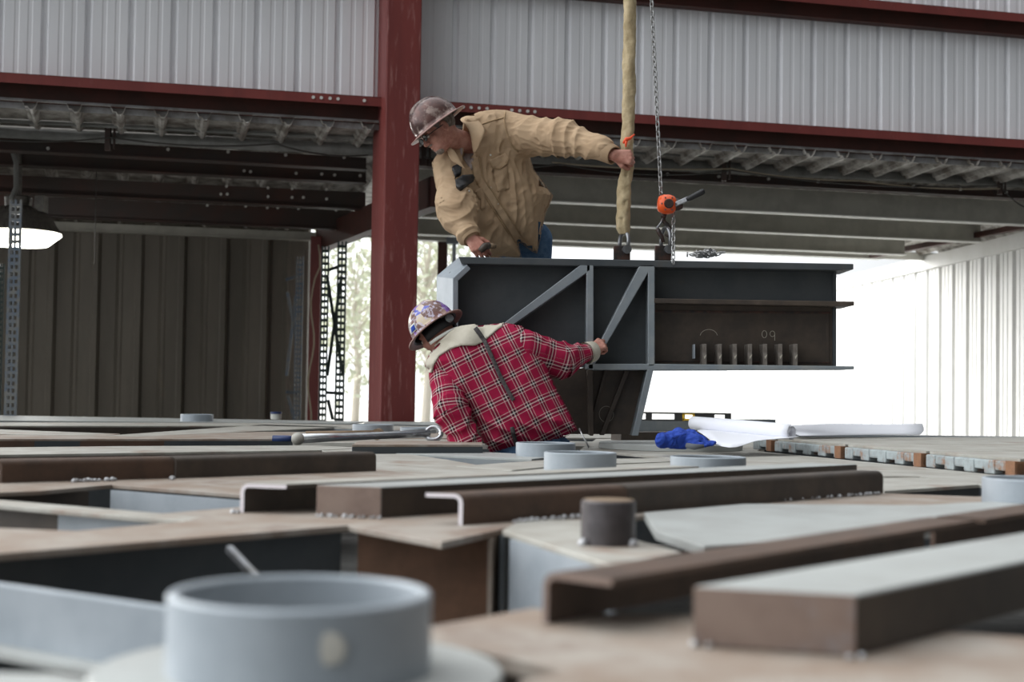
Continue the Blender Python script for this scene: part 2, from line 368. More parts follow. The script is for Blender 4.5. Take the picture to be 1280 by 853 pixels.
# roof deck of the lean-to behind the wall
zr=lvl(0,131,-.1)
hp=[(0,0),(.28,0),(.36,.05),(.62,.05),(.70,0)]
pts=[];u=-7
hp=[(0,.045),(.66,.045),(.72,.0),(.78,.0),(.84,-.03),(.90,-.03),(.96,.0)]
while u<13.0:
    for a,b in hp: pts.append((u+a*P,b))
    u+=P
V=[wp(a,-.12,zr+b) for a,b in pts]+[wp(a,5.6,zr-.345+b) for a,b in pts]; n=len(pts)
o=mk('ceiling',V,[[i+1,i,n+i,n+i+1] for i in range(n-1)],M['deckpanel'],solid=.002); o['kind']='structure'
mb=MB(); mb.hexa([wp(-7,-.06,zr-.015),wp(13,-.06,zr-.015),wp(13,-.045,zr-.015),wp(-7,-.045,zr-.015),wp(-7,-.06,zgb+.03),wp(13,-.06,zgb+.03),wp(13,-.045,zgb+.03),wp(-7,-.045,zgb+.03)]); struct('trim_2',mb,M['closure'])
mb=MB(); ze=lvl(800,311,5.6); mb.hexa([wp(uof(405,5.6),5.6,ze),wp(13,5.6,ze),wp(13,5.66,ze),wp(uof(405,5.6),5.66,ze),wp(uof(405,5.6),5.6,zr-.33),wp(13,5.6,zr-.33),wp(13,5.66,zr-.33),wp(uof(405,5.6),5.66,zr-.33)]); struct('trim_3',mb,M['beamlip'])
# roof purlins
def wbeam(x0,x1,k,xr,yt,yb,name,m,lab,lip=None,w=.02,grp=None,bolts=()):
    a=uof(x0,k);b=uof(x1,k); zt=min(lvl(xr,yt,k),zr-.0606*k-.035); zb=lvl(xr,yb,k); mb=MB()
    mb.prism(wrect(a,b,k,k+w),zb,zt); o=mb.build(name,m); tag(o,lab,'beam',grp)
    f=MB(); f.prism(wrect(a,b,k-.07,k+.10),zb-.014,zb); f.build('flange',lip or m,o)
    for px,py in bolts:
        p=PW(px,py,k); q=MB(); q.tube([p-WN*.022,p+WN*.01],.017,8); q.build('bolt',M['bolt'],o)
    return o
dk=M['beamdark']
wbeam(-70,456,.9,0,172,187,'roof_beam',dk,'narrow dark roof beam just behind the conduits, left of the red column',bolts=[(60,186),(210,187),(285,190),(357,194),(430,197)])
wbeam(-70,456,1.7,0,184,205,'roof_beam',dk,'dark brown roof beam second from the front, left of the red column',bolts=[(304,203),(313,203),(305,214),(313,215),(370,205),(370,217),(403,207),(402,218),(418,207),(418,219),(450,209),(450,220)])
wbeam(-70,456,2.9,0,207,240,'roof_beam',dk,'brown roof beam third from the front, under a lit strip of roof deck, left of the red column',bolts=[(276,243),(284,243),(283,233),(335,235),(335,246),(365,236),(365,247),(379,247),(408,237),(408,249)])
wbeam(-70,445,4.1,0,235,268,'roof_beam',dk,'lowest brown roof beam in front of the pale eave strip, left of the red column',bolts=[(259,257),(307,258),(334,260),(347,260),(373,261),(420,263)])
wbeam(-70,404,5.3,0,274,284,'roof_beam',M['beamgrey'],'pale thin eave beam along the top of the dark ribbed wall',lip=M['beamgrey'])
gm=M['beamgrey']
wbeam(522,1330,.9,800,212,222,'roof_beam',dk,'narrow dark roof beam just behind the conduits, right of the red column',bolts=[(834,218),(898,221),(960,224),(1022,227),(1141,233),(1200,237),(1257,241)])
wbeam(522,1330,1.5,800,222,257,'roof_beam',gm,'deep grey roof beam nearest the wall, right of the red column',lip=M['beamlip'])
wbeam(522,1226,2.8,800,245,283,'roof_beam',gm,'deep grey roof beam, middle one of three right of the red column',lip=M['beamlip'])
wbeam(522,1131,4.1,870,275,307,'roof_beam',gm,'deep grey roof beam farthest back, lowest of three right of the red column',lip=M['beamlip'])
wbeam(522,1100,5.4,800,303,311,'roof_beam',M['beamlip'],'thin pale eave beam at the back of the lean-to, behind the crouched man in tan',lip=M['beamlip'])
# rafter running back
a=PW(548,240,.1);b=PW(402,300,5.3); mb=MB(); mb.bar(a,b,.16,.30); o=mb.build('rafter',M['redbrown']); tag(o,'dull red rafter sloping back behind the red column','beam')
a=PW(1215,300,2.9);b=PW(1130,318,4.3)
mb=MB(); mb.bar(PW(1300,279,1.6),PW(1090,320,5.2),.10,.07); o=mb.build('rafter',M['redbrown']); tag(o,'rusty rafter along the top of the white side wall, carrying the roof beam ends','beam')
# conduits and cables
def pipe(name,pts,r,m,lab,cat='pipe',n=10):
    mb=MB(); mb.tube(pts,r,n); o=mb.build(name,m,smooth=True); tag(o,lab,cat); return o
pipe('conduit',[PW(-70,147,.45),PW(1330,217,.45)],.022,M['pipe'],'thin grey conduit running just under the roof deck')
big=pipe('conduit',[PW(-70,161,.7),PW(1330,231,.7)],.062,M['pipe'],'thick grey pipe running along under the thin conduit')
for px in (135,530,905,1250):
    y=166+.0512*px; mb=MB(); p=PW(px,y,.6); mb.box((p.x,p.y,p.z-.12),.05,.05,.34); mb.tube([p+Vector((.06,0,-.1)),p+Vector((.06,0,.2))],.012,8); mb.build('pipe_hanger',M['beamdark'],big)
def cat(px,n=14,sag=6):
    out=[]
    for i in range(len(px)-1):
        for j in range(n):
            t=j/n; x=px[i][0]*(1-t)+px[i+1][0]*t; y=px[i][1]*(1-t)+px[i+1][1]*t+sag*4*t*(1-t); out.append(PW(x,y,.55))
    out.append(PW(px[-1][0],px[-1][1],.55)); return out
pipe('cable',cat([(-60,170),(140,172),(345,180),(460,194)]),.008,M['wire'],'thin cable sagging under the conduits left of the red column','cable',6)
pipe('cable',cat([(530,196),(700,205),(915,213),(1250,232),(1300,262)],sag=9),.008,M['wire'],'thin cable sagging between pipe hangers at the right','cable',6)
pipe('cable',cat([(690,203),(915,211),(1075,226),(1250,236)],sag=4),.007,M['rope'],'pale loose cable looped above the grey roof beams at the right','cable',6)
pipe('hanging_wire',[PW(121,195,2),PW(120,240,2),PW(118,330,2)],.006,M['wire'],'thin wire hanging down before the dark ribbed wall','cable',6)
pipe('strut',[PW(14,183,1.2),PW(20,203,1.3),PW(20,235,1.4),PW(14,248,1.4)],.025,M['pipe'],'short pale bent pipe above the hanging lamp','pipe',8)
# dark rear wall
pr2=[(0,0),(.08,.11),(.42,.11),(.50,0),(.56,0),(.60,.012),(.86,.012),(.90,0)]
k=5.5;u0=uof(-160,k);u1=uof(398,k)
V,Fc=corr(u0,u1,0,zr-.335,k,.54,pr2,'','')
o=mk('wall_left',V,Fc,M['darkwall'],solid=.003); o['kind']='structure'
mb=MB(); mb.prism([wp(-9.0,-.1,0)[:2],wp(-9.0,5.6,0)[:2],wp(-8.9,5.6,0)[:2],wp(-8.9,-.1,0)[:2]],0,zr); struct('wall_side',mb,M['darkwall'])
# white side wall on the right
A=Vector((6.62,16.8,0));B=Vector((5.2,34,0)); d=(B-A).normalized(); nn=Vector((-d.y,d.x,0)) ; L=(B-A).length
zt=PY(1280,291,18).z; pts=[];u=0
while u<L:
    for a_,b_ in [(0,0),(.07,.035),(.20,.035),(.27,0),(.45,0),(.48,.008),(.55,.008),(.58,0),(.72,0),(.75,.008),(.82,.008),(.85,0)]:
        pts.append(A+d*(u+a_*.5)-nn*b_)
    u+=.5
n=len(pts); o=mk('wall_right',[(p.x,p.y,0) for p in pts]+[(p.x,p.y,zt) for p in pts],[[i,i+1,n+i+1,n+i] for i in range(n-1)],M['whitewall'],solid=.003); o['kind']='structure'
mb=MB(); mb.bar((A.x,A.y,zt-.09),(B.x,B.y,zt-.09),.12,.2); struct('trim_1',mb,M['whitewall'])
# narrow post with grey switch box right of the column
def post(px,y0,y1,k,w,d,m,name,lab,cat='post',par=None):
    t=PW(px,y0,k); bt=0; mb=MB(); mb.box((t.x,t.y,0),w,d,t.z); o=mb.build(name,m,bevel=.005); tag(o,lab,cat); return o
p5=post(554,272,0,5.5,.13,.13,M['redbrown'],'steel_post','thin dark red post seen between the red column and the grey bracket')
t=PW(568,300,5.4); b_=PW(568,284,5.4)
mb=MB(); mb.box((t.x-.02,t.y-.05,PW(568,306,5.4).z),.17,.12,PW(568,281,5.4).z-PW(568,306,5.4).z); mb.tube([(t.x,t.y-.03,PW(568,345,5.4).z),(t.x,t.y-.03,t.z)],.03,8); o=mb.build('switch_box',M['primer_lt'],bevel=.01); tag(o,'grey electrical box with a conduit, on the thin post behind the bracket','box')
# brown door post, rope
p6=post(396,296,0,5.0,.14,.14,M['red'],'steel_post','reddish brown post at the edge of the dark wall, beside the rack uprights')
pts=[PW(394+3*math.sin(i*.9)+ (4 if i<3 else 0)-.5*i,306+i*14,4.7) for i in range(17)]
pipe('rope',pts,.012,M['rope'],'pale wavy rope hanging down the reddish brown post','rope',6)
# rack uprights: perforated angle posts
def upright(px,y0,k,w,m,par,n,z1=None,lean=0):
    t=PW(px,y0,k); z1=t.z; x,y=t.x,t.y; mb=MB(); h=z1/n; hw=w*.26/2; th=.02
    # face with two columns of slots built as a grid of bars
    for xo in (-w/2+.006,0,w/2-.006): mb.box((x+xo*1.0,y,0),w*.2 if xo else w*.16,th,z1)
    for i in range(n): mb.box((x,y,i*h),w*.96,th*.9,h*.45)
    for sx in (-w/2,): mb.box((x+sx,y+.04,0),.006,.08,z1)
    return mb.build('upright',m,par)
def rack(name,ups,braces,m,lab,k):
    t=PW(ups[0][0],ups[0][1],k); e=empty(name,(t.x,t.y,0),lab,'rack')
    for px,y0,w,n in ups: upright(px,y0,k,w,m,e,n)
    for a,b in braces:
        mb=MB(); mb.bar(PW(*a,k+.05),PW(*b,k+.05),.035,.02,up=(0,1,0)); mb.build('brace',m,e)
    return e
rack('rack_frame',[(20,250,.105,44)],[],M['rackblue'],'blue-grey perforated rack upright in front of the glowing lamp',.2)
rack('rack_frame',[(2,330,.06,44)],[],M['rackgreen'],'perforated rack upright cut by the left edge of the picture',1.0)
rack('rack_frame',[(375,321,.085,50)],[((357,350),(372,345)),((359,365),(370,420)),((370,370),(358,470)),((357,490),(372,492)),((360,495),(368,525))],M['rackblue'],'grey-blue rack upright with thin cross bracing against the dark wall',3.6)
rack('rack_frame',[(407,308,.085,40),(428,302,.10,40)],[((410,338),(427,332)),((409,345),(418,405)),((418,405),(409,470)),((427,345),(418,405)),((418,405),(429,470)),((408,491),(430,492)),((410,500),(416,525))],M['rackgreen'],'dark green perforated rack frame with cross braces in the bright doorway',2.6)
rack('rack_frame',[(512,440,.06,40)],[],M['rackgreen'],'dark perforated rack upright just right of the red column base',2.6)
# high bay lamp
Lp=PW(22,290,1.7); e=empty('high_bay_lamp',(Lp.x,Lp.y,PW(22,308,1.7).z),'glowing high bay lamp hanging under the roof at the far left','lamp')
s=PY(75,290,Lp.y).x-Lp.x
z=lambda y:PW(22,y,1.7).z
mb=MB(); c=(Lp.x,Lp.y,0)
mb.lathe(c,[(s*1.0,z(292)),(s*.93,z(287)),(s*.78,z(272)),(s*.55,z(262)),(s*.30,z(258)),(s*.28,z(258)-.01),(s*.52,z(264)),(s*.74,z(275)),(s*.90,z(289))],48); arc_smooth(mb.build('lamp_shade',M['lampbody'],e))
for j in range(36):
    a=j*math.tau/36; q=MB(); q.bar((c[0]+s*.95*math.cos(a),c[1]+s*.95*math.sin(a),z(288)),(c[0]+s*.58*math.cos(a),c[1]+s*.58*math.sin(a),z(262.5)),.012,.012); 
    if math.sin(a)<.2: q.build('rib',M['lampbody'],e)
mb=MB(); mb.lathe(c,[(0.001,z(308)),(s*.70,z(307)),(s*1.0,z(294)),(s*.99,z(291)),(0.001,z(291))],48); mb.build('lens',M['lampglow'],e,smooth=True)
mb=MB(); mb.lathe(c,[(.001,z(260)),(s*.30,z(260)),(s*.32,z(247)),(s*.26,z(245)),(.001,z(245))],32); mb.box((c[0]+s*.58,c[1]-.05,z(266)),s*.22,.15,z(246)-z(266)); mb.tube([(c[0],c[1],z(246)),(c[0],c[1],zr-.0)],.03,8); mb.build('ballast_housing',M['lampbody'],e)
# trees beyond the open back
def tree(px,base_y,Y,h,w,lab,seed,n=900):
    r=random.Random(seed); p=PY(px,480,Y); e=empty('tree',(p.x,p.y,0),lab,'tree','trees beyond the open bay')
    mb=MB(); mb.tube([(p.x,p.y,-.1),(p.x+.1,p.y,h*.3),(p.x-.1,p.y,h*.6),(p.x+.1,p.y,h*.9)],[.16,.13,.08,.02],8)
    cl=[]
    for i in range(26):
        a=r.random()*6.28; zz=h*(.22+.75*r.random()); q=w*(1-.5*abs(zz/h-.5))*(.4+.6*r.random()); c=Vector((p.x+q*math.cos(a),p.y+q*math.sin(a),zz)); cl.append(c)
        mb.tube([(p.x,p.y,zz*.75),c],[.045,.01],5)
    mb.build('trunk',M['bark'],e)
    lf=MB()
    for i in range(n):
        c=r.choice(cl); v=Vector((r.gauss(0,.5),r.gauss(0,.5),r.gauss(0,.4))); q=c+v; t=Vector((r.gauss(0,1),r.gauss(0,1),r.gauss(0,1))).normalized(); b2=t.orthogonal().normalized(); s_=.12+.1*r.random()
        lf.add([q-t*s_,q+b2*s_*.5,q+t*s_,q-b2*s_*.5],[[0,1,2,3]])
    lf.build('foliage',M['leaf'],e)
tree(444,0,52,7,2.0,'pale leafy tree outside, seen left of the red column',1)
tree(500,0,60,8,2.6,'pale leafy tree outside, partly behind the red column',2)
tree(532,0,46,7,1.3,'pale leafy tree outside, seen just right of the red column',3,700)
# ================================================================ DECK OF STEEL MEMBERS
def polyp(pxs,h=0.0): return [DK(x,y,h) for x,y in pxs]
def flat(name,pxs,m,lab,cat='steel plate',h=0.0,t=.012,webs=(),bev=.002,wm=None,grp=None):
    """a member with its top surface at deck height; webs=(px pairs, depth, material)"""
    mb=MB(); mb.prism(polyp(pxs,h),DECK+h-t,DECK+h); o=mb.build(name,M[m],bevel=bev); tag(o,lab,cat,grp)
    for pr,dep,wmm in webs:
        (x0,y0),(x1,y1)=DK(*pr[0],h),DK(*pr[1],h); q=MB(); q.bar((x0,y0,DECK+h-t-dep/2),(x1,y1,DECK+h-t-dep/2),.010,dep); q.build('web',M[wmm],o)
    return o
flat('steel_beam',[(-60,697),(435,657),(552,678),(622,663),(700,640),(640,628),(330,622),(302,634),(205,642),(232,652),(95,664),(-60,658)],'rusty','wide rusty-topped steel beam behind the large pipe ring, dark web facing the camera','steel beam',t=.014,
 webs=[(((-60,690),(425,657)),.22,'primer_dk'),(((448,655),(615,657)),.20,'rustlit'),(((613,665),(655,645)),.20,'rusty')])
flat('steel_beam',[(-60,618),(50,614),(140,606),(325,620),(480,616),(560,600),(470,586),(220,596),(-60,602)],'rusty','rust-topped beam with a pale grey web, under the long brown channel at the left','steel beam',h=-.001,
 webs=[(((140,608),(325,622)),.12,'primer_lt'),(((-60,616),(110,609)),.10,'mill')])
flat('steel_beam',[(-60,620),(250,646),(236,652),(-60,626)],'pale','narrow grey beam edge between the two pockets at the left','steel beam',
 webs=[(((-60,624),(75,633)),.13,'mill'),(((75,633),(236,651)),.13,'primer_lt')])  # left stretch of web darker: shade in the pocket put into the colour
# stiffeners inside the dark pocket
for a,b in (((285,700),(312,730)),):
    p=Vector((*DK(300,668),DECK)); 
mb=MB(); p0=PY(286,686,2.70);p1=PY(320,722,2.62); mb.bar(p0,p1,.012,.012); o=mb.build('steel_rod',M['galv']); tag(o,'short grey rod leaning inside the dark pocket behind the large pipe ring','rod')
# channels welded on top
Sk=Vector((.9698,-.2438,0)) # skew cut direction
D45=(Vector((*DK(1104,617),0))-Vector((*DK(578,657),0))).normalized()
def chan(px,py,pxe,pye,W,H,name,m,lab,side=1,t=.009,capm='cut',he=0.0,closed=False,wdir=None,base=True,cat='steel channel'):
    a=Vector((*DK(px,py),DECK)); b=Vector((*DK(pxe,pye),DECK)) if pxe is not None else a+D45*pye; w=(Vector((*wdir,0)).normalized() if wdir else Sk)*side
    if closed: pr=[(0,0),(W,0),(W,H),(0,H)]
    else:
        r=.02; pr=[(0,0),(0,H-r)]+[(r-r*math.cos(i*math.pi/8),H-r+r*math.sin(i*math.pi/8)) for i in range(1,5)]+[(W,H),(W,H-t)]
        r2=r-t; pr+=[(r-r2*math.sin(i*math.pi/8),H-r+r2*math.cos(i*math.pi/8)) for i in range(0,5)]+[(t,0)]
    n=len(pr); V=[a+w*c+Vector((0,0,z)) for c,z in pr]+[b+w*c+Vector((0,0,z)) for c,z in pr]
    Fc=[list(range(n)),list(range(n,2*n))[::-1]]+[[i,n+i,n+(i+1)%n,(i+1)%n] for i in range(n)]
    mb=MB(); mb.add(V,Fc); mb.mi[0]=1; mb.mi[1]=1
    o=mb.build(name,[M[m],M[capm]],bevel=.0025 if closed else 0); tag(o,lab,cat)
    me=o.data; bm=bmesh.new(); bm.from_mesh(me); bmesh.ops.recalc_face_normals(bm,faces=bm.faces); bm.to_mesh(me); bm.free()
    if not closed: arc_smooth(o,50)
    return o
def welds(par,pts,r=.006,name='weld_bead'):
    mb=MB()
    rr=random.Random(len(pts)*7+int(pts[0][0]))
    for i in range(len(pts)-1):
        a=Vector((*DK(*pts[i]),DECK));b=Vector((*DK(*pts[i+1]),DECK)); n=max(2,int((b-a).length/.012))
        for j in range(n):
            q=a.lerp(b,j/n); mb.sphere((q.x+rr.gauss(0,.003),q.y+rr.gauss(0,.003),q.z+.002),r*(.6+.6*rr.random()),6)
    return mb.build(name,M['weld'],par)
c15=chan(578,657,781,641,-.085,.068,'steel_channel','rust','brown steel channel with a bright cut end, near half of the long run across the middle',-1) if False else None
a15=chan(578,657,784,642.2,.085,.068,'steel_channel','rust','near brown channel of the long run in the middle, with a bright hooked cut end',-1)
b15=chan(786,642.0,1104,617,.085,.068,'steel_channel','mill','darker channel continuing the long run in the middle up to a square end at right',-1,capm='mill')
welds(b15,[(640,654),(700,649),(784,643)],.007); welds(b15,[(930,630),(1100,617.5)],.006)
a14=chan(395,645,None,2.0,.157,.071,'box_tube','pale_g','grey-topped square tube with a rusty closed end, between two bright-ended channels',1,capm='rustcap',closed=True,cat='steel tube')
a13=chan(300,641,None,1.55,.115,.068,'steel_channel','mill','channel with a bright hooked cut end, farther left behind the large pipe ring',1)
def cover(px,py,L_,W_,H_,side,name,m,par):
    a=Vector((*DK(px,py),DECK)); w=Sk*W_; o_=Vector((D45.y,-D45.x,0))*.002
    mb=MB()
    if side=='s': p=a+w; mb.hexa([p,p+o_,p+o_+D45*L_,p+D45*L_,*(q+Vector((0,0,H_-.002)) for q in (p,p+o_,p+o_+D45*L_,p+D45*L_))])
    else: z_=Vector((0,0,H_)); mb.hexa([a+z_,a+w+z_,a+w+D45*L_+z_,a+D45*L_+z_,*(q+z_+Vector((0,0,.0015)) for q in (a,a+w,a+w+D45*L_,a+D45*L_))])
    return mb.build(name,m,par)
cover(395,645,2.0,.157,.071,'s','shaded_side',M['mill'],a14); cover(300,641,1.55,.115,.068,'t','flange_face',M['pale'],a13)  # dark skin on the tube's side: its shade put into the colour
welds(a14,[(397,646),(440,648),(478,649.5)],.006); welds(a13,[(290,642),(306,642)],.007)
# top dusting plates for a13 is its own flange
a16=chan(2,604,217,598,.09,.068,'steel_channel','rust','left brown channel of the long run at the far left, lying on the grey beams',-1,capm='rust')
b16=chan(220,598,470,589,.09,.068,'steel_channel','mill','dark brown channel ending square left of the channel run, behind the bright-ended one',-1,capm='mill')
welds(a16,[(90,603),(150,601)],.009); welds(b16,[(214,600),(220,590)],.007)
# nearest channel and tube at the lower right
a6=chan(678,779,1150,689,.11,.066,'steel_channel','rust','nearest rusty channel at lower right, open side facing the large square tube',1,capm='rustcap',wdir=(.75,-.66))
chan(1163,687,1310,660,.11,.066,'steel_channel','rust','rusty channel continuing behind the large square tube to the right edge',1,capm='rust',wdir=(.75,-.66))
a5=Vector((*DK(867,807),DECK)); 
mb=MB(); A0=Vector((*DK(867,807),0));B0=Vector((*DK(1069,820),0)); dd=Vector((.665,.747,0)); 
mb.prism([tuple(A0)[:2],tuple(B0)[:2],tuple(B0+dd*1.3)[:2],tuple(A0+dd*1.3)[:2]],DECK,DECK+.069); t5=mb.build('box_tube',M['pale_g'],bevel=.003); tag(t5,'large square steel tube at lower right, pale top and rusty closed end','steel tube')
off=(B0-A0).normalized().cross(Vector((0,0,1)))*.004; off=off if off.y<0 else -off
mb=MB(); mb.hexa([*(p+Vector((0,0,DECK+.001)) for p in (A0+off,B0+off,B0,A0)),*(p+Vector((0,0,DECK+.068)) for p in (A0+off,B0+off,B0,A0))]); mb.build('end_cap',M['rustcap'],t5)
side=Vector((.747,-.665,0))*.003
mb=MB(); mb.hexa([*(p+Vector((0,0,DECK+.001)) for p in (B0+side,B0+dd*1.3+side,B0+dd*1.3,B0)),*(p+Vector((0,0,DECK+.066)) for p in (B0+side,B0+dd*1.3+side,B0+dd*1.3,B0))]); mb.build('shaded_side',M['mill'],t5)  # thin dark skin, the side turned from the light painted darker
welds(t5,[(866,808),(900,811)],.006); welds(t5,[(1060,824),(1085,822)],.006)
# near plates
npl=flat('steel_plate',[(525,785),(600,772),(666,760),(700,765),(900,770),(1330,800),(1330,980),(560,980),(650,852),(705,838),(640,822),(560,806),(528,800)],'rusty','big rust-brown plate across the lower right, under the large square tube',h=-.001,t=.02)
for x,y in ((.05,1.75),(.5,1.35),(.95,1.75)):
    mb=MB(); mb.box((x,y,0),.12,.12,DECK-.021); mb.build('support_leg',M['mill'],npl)
flat('steel_plate',[(-120,838),(70,842),(120,851),(190,985),(-200,985)],'pale_g','pale plate corner at the very bottom left')
o=flat('steel_channel',[(-120,812),(0,813),(150,799),(240,800),(300,790),(230,770),(60,775),(-120,800)],'pale_g','pale wide channel left of the large pipe ring, its light grey web facing the camera','steel channel',h=-.001) if False else None
# light channel left of ring: web with top edge, lower flange
A=Vector((*DK(-70,719),DECK));B=Vector((*DK(340,777),DECK)); dep=.098; ax=(B-A).normalized(); nr=Vector((ax.y,-ax.x,0)); nr=nr if nr.y<0 else -nr
e=empty('steel_channel',(A+B)/2-Vector((0,0,dep)),'light grey channel on its side left of the large pipe ring, web facing the camera','steel channel')
mb=MB(); mb.bar(A-Vector((0,0,dep/2)),B-Vector((0,0,dep/2)),.012,dep); mb.build('web',M['primer_lt'],e,bevel=.003); mb=MB(); q=A.lerp(B,.5); mb.box((q.x,q.y+.02,0),.12,.03,DECK-dep); mb.build('support_leg',M['mill'],e)
mb=MB(); mb.hexa([A+nr*0-Vector((0,0,dep)),B-Vector((0,0,dep)),B+nr*.05-Vector((0,0,dep)),A+nr*.05-Vector((0,0,dep)),A-Vector((0,0,dep-.01)),B-Vector((0,0,dep-.01)),B+nr*.05-Vector((0,0,dep-.01)),A+nr*.05-Vector((0,0,dep-.01))]); mb.build('flange',M['pale_g'],e)
# pipe rings
def ring(px,py,D,H,h0,lab,t=.012,m='primer_lt',grp='pipe rings on the steel deck',name='pipe_ring',plate=None):
    x,y=DK(px,py,h0); r=D/2; mb=MB(); mb.lathe((x,y,DECK+h0),[(r,0),(r,H-.003),(r-.003,H),(r-t+.003,H),(r-t,H-.003),(r-t,0)],64)
    if plate:
        e=empty(name,(x,y,DECK+h0),lab,'pipe ring',grp); arc_smooth(mb.build('sleeve',M[m],e),40)
        q=MB(); q.lathe((x,y,DECK),[(plate,-.012),(plate,0),(plate-.002,.002),(r-t,.002),(r-t,-.012)],72); arc_smooth(q.build('base_plate',M['pale_g'],e),40)
        return e
    o=mb.build(name,M[m]); arc_smooth(o,40); tag(o,lab,'pipe ring',grp); return o
rg=ring(374,838,.273,.082,.001,'large out-of-focus grey pipe ring on a round base plate in the foreground',plate=.212)
p=PY(412,812,DK(374,838)[1]-.1345); mb=MB(); mb.sphere(tuple(p),.016,10,sc=(1,.12,1)); mb.build('paint_mark',M['pale'],rg)
ring(682,570,.273,.06,0,'grey pipe ring right in front of the hips of the man in plaid')
ring(725,588,.273,.068,0,'grey pipe ring in the middle, nearest to the man in plaid on the camera side')
ring(885,585,.30,.045,0,'low wide grey pipe ring right of centre, in front of the round plate')
ring(1290,629,.27,.07,0,'grey pipe ring cut off by the right edge of the picture')
ring(246,527,.27,.06,0,'small grey pipe ring far back, in front of the dark ribbed wall')
ring(466,542,.27,.06,0,'grey pipe ring far back beneath the red column, behind the silver wrench')
ring(523,541,.25,.035,0,'low grey pipe ring far back between the red column and the plaid sleeve')
# stub of dark pipe
x,y=DK(760,681); mb=MB(); r=.053; mb.lathe((x,y,DECK),[(.001,0),(r,0),(r,.083),(r-.003,.086),(.001,.086)],40); st=mb.build('round_bar_stub',[M['stub']]); arc_smooth(st,40); tag(st,'short dark round bar standing upright right of centre','steel bar')
mb=MB(); mb.lathe((x,y,DECK+.0855),[(.001,0),(r-.004,0),(r-.004,.0015),(.001,.0015)],32); mb.build('sawn_top',M['wood'],st)
mb=MB(); 
for dx in (-.05,.045): mb=MB(); mb.sphere((x+dx,y-.03,DECK+.004),.011,8); mb.build('weld_bead',M['weld'],st)
# beam under the stub and pale plates right of it
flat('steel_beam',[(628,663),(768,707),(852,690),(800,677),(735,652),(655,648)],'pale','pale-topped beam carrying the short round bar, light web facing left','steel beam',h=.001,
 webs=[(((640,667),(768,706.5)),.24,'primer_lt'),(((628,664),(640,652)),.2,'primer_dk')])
flat('steel_plate',[(805,641),(930,630),(1150,632),(1330,622),(1330,648),(1165,662),(880,683),(820,664)],'pale_g','wide pale grey plate lying behind the nearest rusty channel at right',h=.006,t=.02)
flat('steel_plate',[(630,660),(735,655),(800,645),(930,634),(1330,640),(1330,610),(1221,621),(1105,617),(930,611),(786,632),(640,650)],'rusty','rust-stained plate along the front of the long channel run',h=-.002)
flat('steel_plate',[(930,611),(1105,617),(1113,600),(1060,590),(900,596)],'pale','dusty plate under the end of the long channel run',h=-.003)
flat('steel_beam',[(1100,598),(1140,597),(1221,602),(1223,606),(1105,614)],'pale','pale beam beside the right-hand pipe ring, over a dark gap','steel beam',webs=[(((1105,613),(1222,605)),.06,'primer_dk')])
flat('steel_plate',[(860,580),(945,564),(1330,602),(1330,613),(1221,606),(1150,596),(1105,595),(1020,588)],'pale','pale plate strip running in front of the stacked deck panels',h=-.001)
flat('steel_plate',[(480,616),(640,650),(786,632),(930,611),(900,596),(640,600),(560,600)],'rusty','rusty plate carrying the square tube and channels in the middle',h=-.004)
flat('steel_plate',[(560,600),(640,600),(900,596),(860,580),(840,578),(700,584),(640,590)],'pale','pale plate strip behind the square tube',h=-.002)
flat('steel_plate',[(470,587),(560,599),(640,589),(560,575),(455,560),(395,561)],'pale','cream dusty plate left of the hips of the man in plaid',h=-.002)
flat('steel_beam',[(570,583),(640,588),(700,582),(840,577),(840,573),(700,574)],'pale','thin pale beam passing behind the middle pipe ring','steel beam',webs=[(((600,585),(840,577)),.05,'primer')])
flat('steel_beam',[(495,567),(665,574),(700,570),(520,561)],'pale_g','thin grey beam under the hem of the plaid shirt','steel beam',webs=[(((495,567),(665,574)),.06,'primer')])
flat('steel_beam',[(440,556),(603,556),(603,551.5),(450,551)],'rusty','dark-sided beam under the left elbow of the man in plaid','steel beam',h=.04,webs=[(((440,556),(603,556)),.05,'primer_dk')])
x,y=DK(838,560); mb=MB(); mb.lathe((x,y,DECK-.004),[(.001,0),(.385,0),(.385,.027),(.382,.03),(.001,.03)],64); o=mb.build('round_plate',[M['pale_g']]); arc_smooth(o,40); tag(o,'large round steel plate lying under the blue glove','steel plate')
# far strips
flat('steel_beam',[(-90,525),(440,529.5),(455,527),(-90,518)],'pale_g','farthest pale beam along the back edge of the deck, at left','steel beam',webs=[(((-90,525),(440,529.5)),.9,'primer_dk')])  # deep web added to hide the bright yard behind the deck gaps
flat('steel_beam',[(455,529.5),(740,534),(740,529),(455,527)],'pale_g','farthest pale beam along the back edge of the deck, right of the red column foot','steel beam',webs=[(((455,529.5),(740,534)),.9,'primer_dk')])  # web deepened here as well, to screen off the bright yard
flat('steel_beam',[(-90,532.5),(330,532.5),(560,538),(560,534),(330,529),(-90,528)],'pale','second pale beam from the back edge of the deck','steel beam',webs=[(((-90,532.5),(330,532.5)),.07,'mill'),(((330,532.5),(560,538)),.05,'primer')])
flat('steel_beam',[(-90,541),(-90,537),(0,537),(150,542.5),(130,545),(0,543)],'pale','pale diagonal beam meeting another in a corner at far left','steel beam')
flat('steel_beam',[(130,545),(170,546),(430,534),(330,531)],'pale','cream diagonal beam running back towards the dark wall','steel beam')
flat('steel_beam',[(-90,549),(450,549),(600,548),(600,541),(330,540),(130,545),(-90,543)],'rusty','rust-topped beam across the left under the wrench and hammer','steel beam',h=-.001,webs=[(((-90,549),(43,549)),.055,'rust'),(((43,549),(100,549)),.055,'primer_dk'),(((100,549),(205,549)),.055,'rust'),(((205,549),(450,549)),.045,'primer_dk')])
